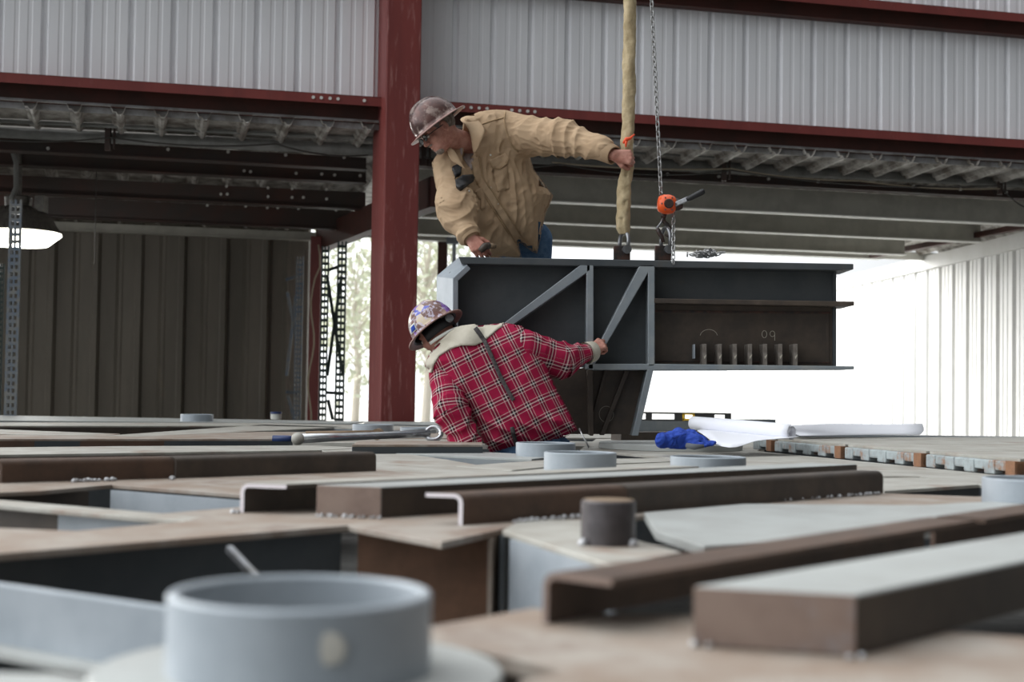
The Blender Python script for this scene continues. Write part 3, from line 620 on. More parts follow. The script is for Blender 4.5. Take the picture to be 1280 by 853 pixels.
flat('steel_beam',[(-90,570),(395,563),(455,560),(395,557),(150,558),(-90,560.5)],'pale','cream-topped beam just behind the brown channels at left','steel beam',h=.001,webs=[(((-90,570),(395,563)),.05,'mill')])
flat('steel_beam',[(-90,597),(-90,590),(470,575),(560,590),(470,588),(220,597)],'pale','pale beam under the brown channels at the left','steel beam',h=-.004)
flat('steel_plate',[(640,547),(960,549),(990,541),(960,536),(640,538)],'pale','deck plate under the spirit level and the dangling bracket',h=-.002)
flat('steel_beam',[(725,562),(745,549),(960,549),(945,566),(860,575)],'pale','pale beam under the round plate','steel beam',h=-.006)
# raised dark bar behind the glove with the level
a=Vector((*DK(770,550),DECK+.012));b=Vector((*DK(985,548),DECK+.012)); a.z=b.z=DECK+.022; mb=MB(); mb.bar(a,b,.10,.05); o=mb.build('steel_bar',M['mill']); tag(o,'dark steel bar behind the blue glove, below the spirit level','steel bar')
a=Vector((*DK(700,540),DECK+.05));b=Vector((*DK(965,538),DECK+.05)); a.z=b.z=DECK+.045;mb=MB(); mb.bar(a,b,.08,.09); o=mb.build('steel_bar',M['primer']); tag(o,'grey steel bar on which the spirit level stands','steel bar'); barB=(a,b)
# deck panels at right
cr=Vector((.249,-.9685,0)); ft=[(945,546.5),(975,548),(1060,555),(1160,563),(1282,575),(1420,590)]
F0=Vector((*DK(945,562),0)); F1=Vector((*DK(1281,597),0)); Dv=(F1-F0); n4=[0,.24,.55,1.0,1.5]
ln=Vector((.97,.243,0)); ln=Vector((.93,.37,0))
fr=[0.0,.075,.44,.735,1.02,1.35]
def at_(px): # intersect pixel column with the front line
    lo,hi=-.3,2.0
    for _ in range(40):
        m_=(lo+hi)/2; q=F0+Dv*m_; d_=RM.transposed()@(Vector((q.x,q.y,DECK))-CP); xx=640+F*d_.x/(-d_.z)
        if xx<px: lo=m_
        else: hi=m_
    return lo
tt=[at_(p) for p in (945,972,1060,1162,1281,1400)]
labs=['leftmost ribbed-end deck panel, its corner under the rolled drawings','second ribbed-end deck panel from the left in the row at right','third ribbed-end deck panel in the row at right, before the last','ribbed-end deck panel at the right edge of the picture','']
for i in range(4):
    t0,t1=(tt[i],tt[i+1]); p0=F0+Dv*t0; p1=F0+Dv*(t1-.012); L3=2.3
    e=empty('deck_panel',tuple((p0+p1)/2+Vector((0,0,DECK))),labs[i],'deck panel','deck panels stacked in a row at right')
    mb=MB(); mb.prism([tuple(q)[:2] for q in (p0,p1,p1+ln*L3,p0+ln*L3)],DECK+.055,DECK+.067); mb.build('top_sheet',M['pale'],e,bevel=.002)
    mb=MB(); i0=p0+ln*.03;i1=p1+ln*.03; mb.prism([tuple(q)[:2] for q in (i0,i1,i1+ln*(L3-.05),i0+ln*(L3-.05))],DECK,DECK+.055); mb.build('core',M['rust'],e)
    # scalloped fluted end
    mb=MB(); nfl=max(1,round((p1-p0).length/.17))*2+1; 
    for j in range(nfl):
        q0=p0.lerp(p1,j/nfl); q1=p0.lerp(p1,(j+1)/nfl); nO=-ln*.02
        if j%2==0: mb.prism([tuple(q)[:2] for q in (q0+nO,q1+nO,q1+ln*.04,q0+ln*.04)],DECK+.001,DECK+.055)
        else: mb.prism([tuple(q)[:2] for q in (q0+nO*.9,q1+nO*.9,q1+ln*.04,q0+ln*.04)],DECK+.017,DECK+.055)
    mb.build('fluted_end',M['fl'] if 'fl' in M else M['primer_lt'],e,bevel=.006)
    mb=MB(); q0=p1-Dv.normalized()*.06; mb.prism([tuple(q)[:2] for q in (q0-ln*.025,p1-ln*.025,p1+ln*.05,q0+ln*.05)],DECK,DECK+.057); mb.build('rust_block',M['rb'] if 'rb' in M else M['rust'],e)
# back girder, added to hide the bright yard seen under the deck
a=Vector((*DK(735,535),0));b=a+Vector((5.6,-.2,0)); e=empty('screen_girder',tuple((a+b)/2),'dark deep girder added under the deck at right to hide the bright yard','steel beam')
mb=MB(); mb.bar(a+Vector((0,0,.47)),b+Vector((0,0,.47)),.02,.9); mb.build('web',M['primer_dk'],e)
mb=MB(); mb.bar(a+Vector((0,0,DECK-.03)),b+Vector((0,0,DECK-.03)),.2,.02); mb.build('top_flange',M['primer'],e)
# ================================================================ SUSPENDED BRACKET
YF,YW,YB=7.45,7.60,7.76
def yp(mb,pxs,Y0,Y1,ref=YF,k=0):
    q=[PY(x,y,ref) for x,y in pxs]; q=[(p.x,p.z) for p in q]
    ar=sum(q[i][0]*q[(i+1)%len(q)][1]-q[(i+1)%len(q)][0]*q[i][1] for i in range(len(q)))
    if ar<0:q=q[::-1]
    n=len(q); V=[(x,Y0,z) for x,z in q]+[(x,Y1,z) for x,z in q]
    mb.add(V,[list(range(n)),list(range(n,2*n))[::-1]]+[[(i+1)%n,i,n+i,n+(i+1)%n] for i in range(n)],k); return mb
BR=empty('steel_bracket',PY(765,545,YW),'large dark grey ribbed steel bracket hanging from the sling and hoist','steel bracket')
def bp(name,pxs,m,Y0=YF,Y1=YB,bev=.004,ref=YF):
    return yp(MB(),pxs,Y0,Y1,ref).build(name,M[m],BR,bevel=bev)
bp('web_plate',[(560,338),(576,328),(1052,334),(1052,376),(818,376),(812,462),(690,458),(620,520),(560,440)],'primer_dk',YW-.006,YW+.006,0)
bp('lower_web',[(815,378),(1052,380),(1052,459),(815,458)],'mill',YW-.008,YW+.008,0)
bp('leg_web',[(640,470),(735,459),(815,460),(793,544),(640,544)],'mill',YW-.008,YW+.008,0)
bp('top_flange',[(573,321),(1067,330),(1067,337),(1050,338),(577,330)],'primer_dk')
# slanted end plates at the left
def slant(a,b,c,d_,name):
    # a,b px of outer edge (back), c,d px of inner edge (front)
    A_=PY(*a,YB);B_=PY(*b,YB);C_=PY(*c,YF);D_=PY(*d_,YF); tn=Vector((.035,.0,0))
    dirv=(B_-A_).normalized(); nrm=(D_-A_).cross(dirv).normalized(); nrm=nrm if nrm.y>0 else -nrm; nrm*=.03
    mb=MB(); mb.hexa([A_,B_,C_,D_,A_+nrm,B_+nrm,C_+nrm,D_+nrm]); o=mb.build(name,M['primer_lt'],BR,bevel=.004)  # lighter primer than the web: light from the left put into the colour
    bm=bmesh.new(); bm.from_mesh(o.data); bmesh.ops.recalc_face_normals(bm,faces=bm.faces); bm.to_mesh(o.data); bm.free()
slant((545.5,345),(545.5,470),(566,470),(566,348),'end_plate')
slant((574,321),(545.5,345),(566,348),(584,331),'chamfer_plate')
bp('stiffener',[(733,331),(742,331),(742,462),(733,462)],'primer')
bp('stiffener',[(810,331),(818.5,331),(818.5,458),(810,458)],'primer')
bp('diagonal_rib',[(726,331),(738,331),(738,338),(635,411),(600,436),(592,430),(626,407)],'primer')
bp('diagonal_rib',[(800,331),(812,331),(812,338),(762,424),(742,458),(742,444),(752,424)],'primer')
bp('middle_flange',[(817,373),(1068,377),(1068,382),(1050,383),(817,379)],'mill')
bp('lower_flange',[(735,455),(815,455),(1068,458),(1068,462),(735,463)],'primer')
bp('end_stiffener',[(1048,336),(1052,336),(1052,459),(1048,459)],'primer_dk',YW-.03,YW+.03,0)
bp('leg_stiffener',[(734,462),(741,462),(742,545),(737,545)],'mill')
bp('leg_end_plate',[(809,462),(817,462),(798,545),(790,545)],'primer')
bp('leg_rib',[(783,463),(789,463),(757,545),(751,545)],'mill',YW-.05,YW,.002)
bp('leg_rib',[(757,463),(761,463),(745,520),(742,520)],'mill',YW-.03,YW,.002)
bp('frame_strip',[(822,386),(1046,388),(1046,391),(822,389)],'blacksteel',YW-.012,YW,.001)
bp('frame_strip',[(822,450),(1046,452),(1046,454),(822,452)],'blacksteel',YW-.012,YW,.001)
bp('frame_strip',[(1040,391),(1044,391),(1044,452),(1040,452)],'mill',YW-.012,YW,.001)
for x in (882,901,920,939,958,977,996): bp('fin',[(x-3,430),(x+2,430),(x+2,457),(x-3,457)],'fin',YF+.02,YW,.001)
bp('fin',[(869.5,430),(871.5,430),(871.5,448),(869.5,448)],'primer_lt',YF+.08,YW,.001)
for x in (882,901,920,939,958,977,996): yp(MB(),[(x-1.5,446),(x+2,443),(x+1,446),(x-.8,449)],YF+.017,YF+.0195).build('chalk_mark',M['chalk'],BR)
# chalk numerals and rings
def chalkring(cx,cy,rx,ry,a0=0,a1=360,Y=YW-.0095,w=.003):
    mb=MB(); pts=[PY(cx+rx*math.cos(R(a)),cy-ry*math.sin(R(a)),Y) for a in range(a0,a1+1,20)]; mb.tube(pts,w*.5,5); mb.build('chalk_mark',M['chalk'],BR)
chalkring(955.5,418,3,4.5);chalkring(965.5,417.5,3,3.5);mb=MB();mb.tube([PY(968.5,417,YW-.01),PY(968.5,426,YW-.01)],.0015,5);mb.build('chalk_mark',M['chalk'],BR)
chalkring(886,421,11,9,10,170);chalkring(758,518,9,10)
# lugs, shackles
def lug(px,lab):
    bp('lifting_lug',[(px-10.5,304),(px+10.5,304),(px+10.5,322.5),(px-10.5,322.5)],'blacksteel',YW-.02,YW+.02)
for px in (780,832.5): lug(px,'')
def shackle(px,top,lab):
    c=PY(px,313,YW); t=PY(px,top,YW); h=t.z-c.z; e=empty('shackle',tuple(c),lab,'shackle','shackles on the lifting lugs')
    mb=MB(); pts=[]
    w=.034
    ox=.55*w; pts=[(c.x+ox,c.y-w,c.z),(c.x+ox*1.1,c.y-w,c.z+h*.5)]+[(c.x+1.1*ox*math.cos(R(a)),c.y-w*math.cos(R(a)),c.z+h*.5+(h*.5)*math.sin(R(a))) for a in range(15,180,15)]+[(c.x-ox*1.1,c.y+w,c.z+h*.5),(c.x-ox,c.y+w,c.z)]
    mb.tube(pts,.011,10); mb.build('bow',M['galv'],e,smooth=True)
    mb=MB(); mb.tube([(c.x+.6*ox,c.y-w-.02,c.z),(c.x-.6*ox,c.y+w+.02,c.z)],.017,14); mb.tube([(c.x+.7*ox,c.y-w-.026,c.z),(c.x+.6*ox,c.y-w-.005,c.z)],.024,14); arc_smooth(mb.build('pin',M['galv'],e),40)
shackle(780,291,'steel shackle joining the tan sling to its lug on the bracket')
shackle(832,285,'steel shackle under the orange hoist hook, on the right lug')
# sling
def sl(px,py,Y=YW): return PY(px,py,Y)
mb=MB(); pts=[];rs=[]
cl=[(780,293,6.5),(779,285,8.5),(779,270,8.6),(780,250,8.8),(781,230,8.6),(783,215,8),(784,200,7.6),(784,180,8),(785,160,7.8),(786,130,8),(786,100,8.2),(787,60,8),(787,20,7.8),(788,-30,8),(789,-120,8)]
sp=[]
for i in range(len(cl)-1):
    for j in range(8):
        t=j/8; x,y,r_=[cl[i][q]*(1-t)+cl[i+1][q]*t for q in range(3)]; sp.append((x+.35*math.sin(y*.13),y,r_))
n=20;V=[];Fc=[]
for i,(x,y,r_) in enumerate(sp):
    p=sl(x,y); r=r_*YW/F
    for j in range(n):
        a=j*math.tau/n; g=1+.06*math.sin(3*a+y*.07)+.05*math.sin(5*a-y*.11)+.04*math.sin(a*2+y*.4)
        if y>205: g*=1-.45*math.exp(-((a-4.55-.25*math.sin(y*.06))%math.tau-0)**2/.03) if abs(((a-4.55-.25*math.sin(y*.06)+math.pi)%math.tau)-math.pi)<.5 else 1
        V.append((p.x+r*g*math.cos(a),p.y+r*g*math.sin(a),p.z))
for i in range(len(sp)-1):
    for j in range(n): Fc.append([i*n+j,i*n+(j+1)%n,(i+1)*n+(j+1)%n,(i+1)*n+j])
Fc.append(list(range(n))[::-1]);Fc.append([ (len(sp)-1)*n+j for j in range(n)])
SLG=mk('lifting_sling',V,Fc,M['sling'],smooth=True); tag(SLG,'thick tan fabric lifting sling held by the man in tan','sling')
mb=MB(); p=PY(786,176,YW-.05); mb.tube([PY(779,179,YW-.06),PY(783,174,YW-.072),PY(788,173,YW-.06),PY(793,168,YW-.05)],[.006,.011,.008,.004],8); mb.tube([PY(783,176,YW-.07),PY(782,184,YW-.06)],[.009,.003],8); o=mb.build('ribbon',M['ribbon'],SLG,smooth=True)
# chain maker
def link(c,d,nrm,L=.034,W=.020,r=.0036,mb=None):
    d=d.normalized(); s_=nrm.normalized(); pts=[]
    for i in range(16):
        a=i*math.tau/16; pts.append(c+d*((L/2-W/2)*(1 if math.cos(a)>0 else -1)+W/2*math.cos(a))+s_*(W/2*math.sin(a)))
    mb.tube(pts,r,6,closed=True)
def chainrun(a,b,mb,sag=0,step=.027):
    L=(b-a).length; n=int(L/step); d=(b-a)/n; o=d.orthogonal().normalized(); q=d.cross(o).normalized()
    for i in range(n): link(a+d*(i+.5),d,o if i%2 else q,mb=mb)
YC=YW
mb=MB(); chainrun(PY(809,-110,YC),PY(826.5,247,YC),mb); o=mb.build('hoist_chain',M['chain'],smooth=True); tag(o,'steel link chain rising from the orange hoist out of the picture','chain')
mb=MB(); chainrun(PY(842,264,YC),PY(841.5,330,YC-.16 if False else YC-.18),mb); 
rr=random.Random(4); b_=PY(882,326,YW); zt_=PY(882,321.5,YW).z
o=mb.build('tail_chain',M['chain'],smooth=True); tag(o,'loose end of the hoist chain hanging beside the right shackle','chain')
mb=MB(); 
for i in range(46):
    c=Vector((b_.x+rr.gauss(0,.035),YW+.02+rr.gauss(0,.04),zt_+.006+.03*rr.random()*math.exp(-0))); link(c,Vector((rr.gauss(0,1),rr.gauss(0,1),.3*rr.gauss(0,1))),Vector((rr.gauss(0,1),rr.gauss(0,1),rr.gauss(0,1))),mb=mb)
o=mb.build('chain_pile',M['chain'],smooth=True); tag(o,'small heap of chain lying on top of the bracket','chain')
# lever hoist
H0=PY(834,257,YC-.01); e=empty('lever_hoist',tuple(H0-Vector((0,0,.12))),'orange lever chain hoist with black handle above the bracket','hoist')
def hub(a,b,prof,name,m):
    a=Vector(a);b=Vector(b); mb=MB(); pts=[a.lerp(b,t) for t,_ in prof]; mb.tube(pts,[r for _,r in prof],24); o=arc_smooth(mb.build(name,m,e),50)
hub(H0+Vector((-.055,-.03,.004)),H0+Vector((.045,-.03,.0)),[(0,.024),(.06,.040),(.3,.052),(.6,.054),(.85,.046),(1,.03)],'gear_housing',M['orange'])
hub(H0+Vector((.03,-.03,0)),H0+Vector((.078,-.03,.002)),[(0,.036),(.6,.032),(1,.022)],'ratchet_cover',M['blacksteel'])
mb=MB(); mb.tube([H0+Vector((-.0,-.083,.0)),H0+Vector((-.0,-.092,.0))],[.026,.022],20); arc_smooth(mb.build('hub_cover',M['blacksteel'],e),40)
for q in range(6):
    a=q*math.tau/6; mb=MB(); c_=H0+Vector((.037*math.cos(a),-.062,.037*math.sin(a))); mb.tube([c_,c_+Vector((0,-.018,0))],.004,8); mb.build('screw',M['galv'],e)
mb=MB(); mb.bar(PY(843,256,YC-.07),PY(863,247.5,YC-.1),.014,.026); mb.build('lever',M['galv'],e,bevel=.004)
mb=MB(); mb.tube([PY(858,249.5,YC-.1),PY(862,248,YC-.1),PY(878,240,YC-.12),PY(880.5,239,YC-.12)],[.010,.0145,.0165,.012],12); mb.build('handle_grip',M['black'],e,smooth=True)
mb=MB(); mb.tube([PY(828,247,YC),PY(826,243,YC)],.013,10); mb.tube([PY(830,266,YC),PY(829.5,273,YC)],[.018,.014],10); mb.build('swivel',M['blacksteel'],e,smooth=True)
mb=MB(); hk=[(829.5,272),(829,277),(832,281),(836,286),(838,291),(836.5,296),(832.5,297.5),(829,294),(825,288),(822.5,284)]
hk=[(829.5,271),(830,277),(834,281),(837.5,287),(838,292),(835,295.5),(831.5,294)]
mb.tube([PY(x,y,YC) for x,y in hk],[.010,.011,.013,.0135,.012,.009,.004],10); mb.build('hook',M['blacksteel'],e,smooth=True)
mb=MB(); mb.tube([PY(x,y,YC-.01) for x,y in [(829,273),(826,279),(822,284),(821,286)]],[.006,.006,.006,.008],8); mb.build('safety_latch',M['galv'],e,smooth=True)
mb=MB(); mb.tube([PY(x,y,YC-.045) for x,y in [(821.5,286),(824,291),(827,296),(829.5,303)]],[.011,.012,.012,.010],8); o=mb.build('shackle_jaw',M['blacksteel'],e,smooth=True)
# ================================================================ LOOSE THINGS
# spirit level
zb=DECK+.09; za=PY(850,515.5,7.95); Yl=barB[0].y; xa=PY(785,520,Yl).x; xb=PY(914,520,Yl).x; zt=PY(850,515.8,Yl).z; z0=barB[0].z+.045; 
e=empty('spirit_level',((xa+xb)/2,Yl,z0),'black spirit level with a yellow vial standing on edge behind the bracket leg','spirit level')
hh=zt-z0; mb=MB(); T=.022
mb.box(((xa+xb)/2,Yl,z0),xb-xa,T,hh*.16); mb.box(((xa+xb)/2,Yl,zt-hh*.2),xb-xa,T,hh*.2)
for px0,px1 in ((785,788),(807,815),(843,856),(867,893),(906,914)):
    q0=PY(px0,520,Yl).x;q1=PY(px1,520,Yl).x; mb.box(((q0+q1)/2,Yl,z0),q1-q0,T*.9,hh)
mb.build('frame',M['leveldark'],e,bevel=.001)
q0=PY(853,520,Yl).x;q1=PY(868,520,Yl).x; mb=MB(); mb.box(((q0+q1)/2,Yl,z0+hh*.1),(q1-q0),T*.6,hh*.8); 
mb2=MB(); 
for s_ in (0,1): mb2.box(((q0 if s_==0 else q1)+(.006 if s_==0 else -.006),Yl,z0+hh*.05),.014,T*1.05,hh*.85)
mb2.box(((q0+q1)/2,Yl,z0+hh*.1),q1-q0,T*1.05,hh*.2); mb2.box(((q0+q1)/2,Yl,z0+hh*.75),q1-q0,T*1.05,hh*.12)
mb2.build('vial_block',M['yellow'],e)
# drawings: rolled sheet and spread sheets
x0,y0=DK(862,548);
def sheet(name,px,m,lab,thick=.004,grp=None):
    V=[tuple(p) for p in px]; pass
RX=(PY(868,531,7.3),PY(982,541,7.0))
mb=MB(); a=PY(866,528.5,7.35);b=PY(990,540,6.95)
# spiral roll
d=(b-a).normalized(); up=Vector((0,0,1)); sd=d.cross(up).normalized(); up=sd.cross(d); V=[];Fc=[];NT=60;NL=14
for i in range(NL+1):
    t=i/NL; c=a.lerp(b,t)+Vector((0,0,-.004))
    for j in range(NT):
        th=j/NT*math.tau*2.3; r=(.016+.020*j/NT)*(1+.12*t+.05*math.sin(3*t)); V.append(tuple(c+sd*math.cos(th)*r*1.15+up*math.sin(th)*r))
for i in range(NL):
    for j in range(NT-1): Fc.append([i*NT+j,i*NT+j+1,(i+1)*NT+j+1,(i+1)*NT+j])
o=mk('rolled_drawing',V,Fc,M['paper'],smooth=True,solid=.0012); tag(o,'loosely rolled white drawing lying left on the deck panels beside the blue glove','paper roll')
# sheet hanging in front: curved surface px grid
def pgrid(rows,name,m,lab,n=8,simple=False):
    """rows: list of lists of (px,py,Y); lofted"""
    V=[];nc=len(rows[0])
    for r_ in rows:
        for c_ in r_: V.append(tuple(PY(*c_)))
    Fc=[[i*nc+j,i*nc+j+1,(i+1)*nc+j+1,(i+1)*nc+j] for i in range(len(rows)-1) for j in range(nc-1)]
    o=mk(name,V,Fc,m,smooth=True,subd=1,solid=.0015); tag(o,lab,'paper'); o.modifiers['s'].subdivision_type='SIMPLE' if simple else 'CATMULL_CLARK'; return o
pgrid([[(868,537,7.3),(905,537,7.28),(945,541,7.2),(975,545,7.1),(1000,545,7.0)],
       [(873,540,7.15),(910,541,7.1),(945,544,7.02),(968,546,6.95),(1000,546.5,6.9)],
       [(882,545,6.95),(915,548,6.88),(942,549,6.85),(958,550,6.82),(972,549,6.85)],
       [(893,556,6.75),(912,561,6.65),(928,558,6.68),(941,552,6.78),(952,550,6.82)]],'drawing_sheet',M['paper'],'white drawing sheet draped over the panel corner under the rolled drawing')
pgrid([[(985,532,7.9),(1040,529.5,8.1),(1100,530.5,8.3),(1153,530,8.5)],
       [(985,536,7.7),(1040,534,7.9),(1100,534,8.1),(1155,535,8.35)],
       [(990,541,7.45),(1040,540,7.7),(1100,539,7.9),(1155,539,8.1)],
       [(1000,545,7.3),(1040,544.5,7.5),(1100,543.5,7.8),(1150,544,8.0)]],'drawing_sheet',M['paper'],'flat white drawing sheets spread over the deck panels right of the roll',simple=True)
# tools
def wrench():
    Yt=8.6
    a=Vector((*DK(372,556),0));b=Vector((*DK(535,553.5),0)); z=DECK+.03
    e=empty('spud_wrench',((a.x+b.x)/2,(a.y+b.y)/2,DECK),'long silver wrench with a ring head lying beside the plaid sleeve','wrench')
    mb=MB(); P0=Vector((a.x,a.y,z));P1=Vector((b.x,b.y,z+.02)); mb.tube([P0,P0.lerp(P1,.3),P0.lerp(P1,.7),P1],[.026,.022,.02,.024],12); mb.build('shaft',M['chrome'],e,smooth=True)
    mb=MB(); c=P1+Vector((.03,0,.0)); mb.tube([c+Vector((.042*math.cos(t*math.tau/20),.02*math.sin(t*math.tau/20)-.0,.035*math.sin(t*math.tau/20))) for t in range(20)],.014,10,closed=True); mb.build('ring_head',M['chrome'],e,smooth=True)
    mb=MB(); mb.sphere(tuple(P0),.035,12,sc=(1,1,.95)); mb.build('collar',M['pale'],e,smooth=True)
    mb=MB(); mb.tube([P0+Vector((-.03,0,0)),P0+Vector((-.05,0,.0)),P0+Vector((-.13,.0,.0))],[.014,.017,.016],12); mb.build('grip',M['bluecap'],e,smooth=True)
wrench()
a=Vector((*DK(382,550),DECK+.03));b=Vector((*DK(472,550.5),DECK+.034)); e=empty('hammer',((a.x+b.x)/2,(a.y+b.y)/2,DECK),'wooden-handled tool lying behind the silver wrench','hammer')
mb=MB(); mb.tube([a,a.lerp(b,.5),b],[.019,.022,.024],12); mb.build('handle',M['wood'],e,smooth=True)
mb=MB(); mb.tube([b+Vector((.0,-.05,.0)),b+Vector((0,.07,0))],.033,14); arc_smooth(mb.build('head',M['wood'],e),40)
c=DK(345,524.5); mb=MB(); mb.lathe((c[0],c[1],DECK-.0),[(.001,0),(.05,0),(.05,.05),(.001,.05)],20); o=arc_smooth(mb.build('jar',M['white'])); tag(o,'small white jar with a blue lid far back on the deck','jar')
mb=MB(); mb.lathe((c[0],c[1],DECK+.05),[(.001,0),(.053,0),(.053,.02),(.001,.02)],20); mb.build('lid',M['bluecap'],o)
# blue glove
g0=PY(858,553,6.85)
def gf(P):
    z0=DECK+.026+.0
    q=lambda x,y,Y,dz=0: tuple(PY(x,y,Y)+Vector((0,0,dz)))
    d=chain(P,[q(828,551,6.75),q(850,549,6.8),q(872,552,6.75)],[.035,.048,.030],.03)
    d=smin(d,chain(P,[q(840,548,6.9),q(862,547,6.9),q(880,551,6.85)],[.035,.038,.02],.02),.02)
    for i,(xa,ya,xb,yb,r_) in enumerate([(872,551,893,554,.014),(868,553,890,556,.013),(862,555,882,557.5,.014),(845,544,856,543,.013)]):
        d=smin(d,rc(P,q(xa,ya,6.8-.03*i),q(xb,yb,6.74-.03*i),r_+.003,r_*.8),.012)
    d=d+.007*nz(P,38)+.004*(1-2*np.abs(nz(P,70,1)))
    return smax(d,(DECK+.0275)-P[:,2],.004)
V,Q=nets(gf,(g0.x-.25,6.5,DECK),(g0.x+.25,7.15,DECK+.16),.004); GL=mk('work_glove',V,Q,M['bluecloth'],smooth=True); tag(GL,'crumpled blue work glove lying on the round plate','glove')
mb=MB(); mb.tube([PY(858,557,6.68),PY(868,559,6.66),PY(880,558,6.66)],[.012,.014,.008],8); mb.build('cuff',M['cuff'],GL,smooth=True)
# ================================================================ PEOPLE
def npv(v): return np.array([v[0],v[1],v[2]],float)
def hand_pts(w,x,z,side,curl,spread=.12,thumb=(.5,.55),s=1.0):
    """w wrist, x towards the fingers, z out of the back of the hand; side=+1 right hand, -1 left. Returns list of (a,b,ra,rb)"""
    x,z=frame(x,z); y=z.cross(x)*side; w=Vector(w); S=[]
    kn=[(.090,.030),(.094,.010),(.090,-.011),(.082,-.030)]; ln=[(.044,.026,.021),(.048,.030,.022),(.044,.028,.021),(.034,.020,.018)]
    rad=[.0098,.0100,.0096,.0086]
    for i,((kx,ky),l) in enumerate(zip(kn,ln)):
        b=w+x*.012*s+y*ky*.55*s; k=w+(x*kx+y*ky)*s+z*.002
        S.append((b,k,.0165*s,.0125*s,'p'))
        a=0; p=k; sp=(1.5-i)*spread*.35
        for j in range(3):
            a+=curl[i][j] if isinstance(curl[0],(list,tuple)) else curl[j]
            d=(x*math.cos(a)-z*math.sin(a)+y*sp*math.cos(a)).normalized(); q=p+d*l[j]*s
            S.append((p,q,rad[i]*(1.08-.1*j)*s,rad[i]*(1.0-.12*j)*s,'f%d'%i)); p=q
    # palm filling
    S.append((w+x*.03*s+y*.014*s-z*.006,w+x*.075*s+y*.018*s-z*.006,.018*s,.016*s,'p')); S.append((w+x*.03*s-y*.014*s-z*.006,w+x*.07*s-y*.018*s-z*.006,.018*s,.015*s,'p'))
    t0=w+x*.022*s+y*.020*s-z*.010; t1=w+x*.052*s+y*.046*s-z*.020*s; t2=t1+(x*math.cos(thumb[0])+y*math.sin(thumb[0])*.6-z*thumb[1]).normalized()*.034*s; t3=t2+(x*math.cos(thumb[0]-.3)-y*.1-z*(thumb[1]+.35)).normalized()*.028*s
    S+= [(t0,t1,.017*s,.013*s,'p'),(t1,t2,.0125*s,.0115*s,'t'),(t2,t3,.0115*s,.0095*s,'t')]
    return S
def hand_sdf(P,S,w):
    out=np.full(len(P),1.0); m=np.linalg.norm(P-npv(w),axis=1)<.27
    if not m.any(): return np.linalg.norm(P-npv(w),axis=1)-.2
    Q=P[m]; groups={}
    for a,b,ra,rb,g in S:
        e=rc(Q,npv(a),npv(b),ra,rb); groups[g]=e if g not in groups else smin(groups[g],e,.010 if g=='p' else .003)
    d=groups['p']
    for g in groups:
        if g!='p': d=smin(d,groups[g],.006)
    out[m]=d; out[~m]=np.linalg.norm(P[~m]-npv(w),axis=1)-.2; return out
def head_sdf(P,c,f,u,sc=1.0):
    f=Vector(f).normalized(); u=Vector(u); u=(u-f*u.dot(f)).normalized(); r=f.cross(u); B=np.array([npv(r),npv(f),npv(u)])
    p=(P-npv(c))@B.T/sc
    near=np.linalg.norm(p,axis=1)<.22; out=np.linalg.norm(p,axis=1)-.14; q=p[near]
    d=ell(q,(0,-.012,.030),(.076,.098,.088)); d=smin(d,ell(q,(0,.035,-.035),(.058,.060,.075)),.04)
    d=smin(d,ell(q,(0,.068,-.085),(.026,.022,.020)),.03)
    d=smin(d,ell(q,(0,.080,.028),(.052,.016,.012)),.02)
    for s in (-1,1):
        d=smax(d,-ell(q,(s*.033,.100,.006),(.019,.018,.013)),.012)
        d=smin(d,ell(q,(s*.033,.080,.006),(.013,.012,.012)),.004)
        d=smin(d,ell(q,(s*.045,.068,-.022),(.022,.018,.016)),.02)
        ear=ell(q,(s*.079,-.006,-.004),(.011,.021,.033)); ear=smax(ear,-ell(q,(s*.090,-.001,-.002),(.009,.011,.020)),.005); d=smin(d,ear,.006)
    d=smin(d,rc(q,(0,.096,.012),(0,.116,-.024),.008,.0125),.012)
    for s in (-1,1): d=smin(d,ell(q,(s*.012,.104,-.028),(.009,.009,.007)),.006)
    d=smin(d,ell(q,(0,.093,-.049),(.022,.010,.006)),.008); d=smin(d,ell(q,(0,.090,-.059),(.020,.011,.007)),.008)
    d=smax(d,-ell(q,(0,.104,-.054),(.024,.008,.0022)),.003)
    out[near]=d; return out*sc
def headframe(f,u):
    f=Vector(f).normalized(); u=Vector(u); u=(u-f*u.dot(f)).normalized(); return f.cross(u),f,u
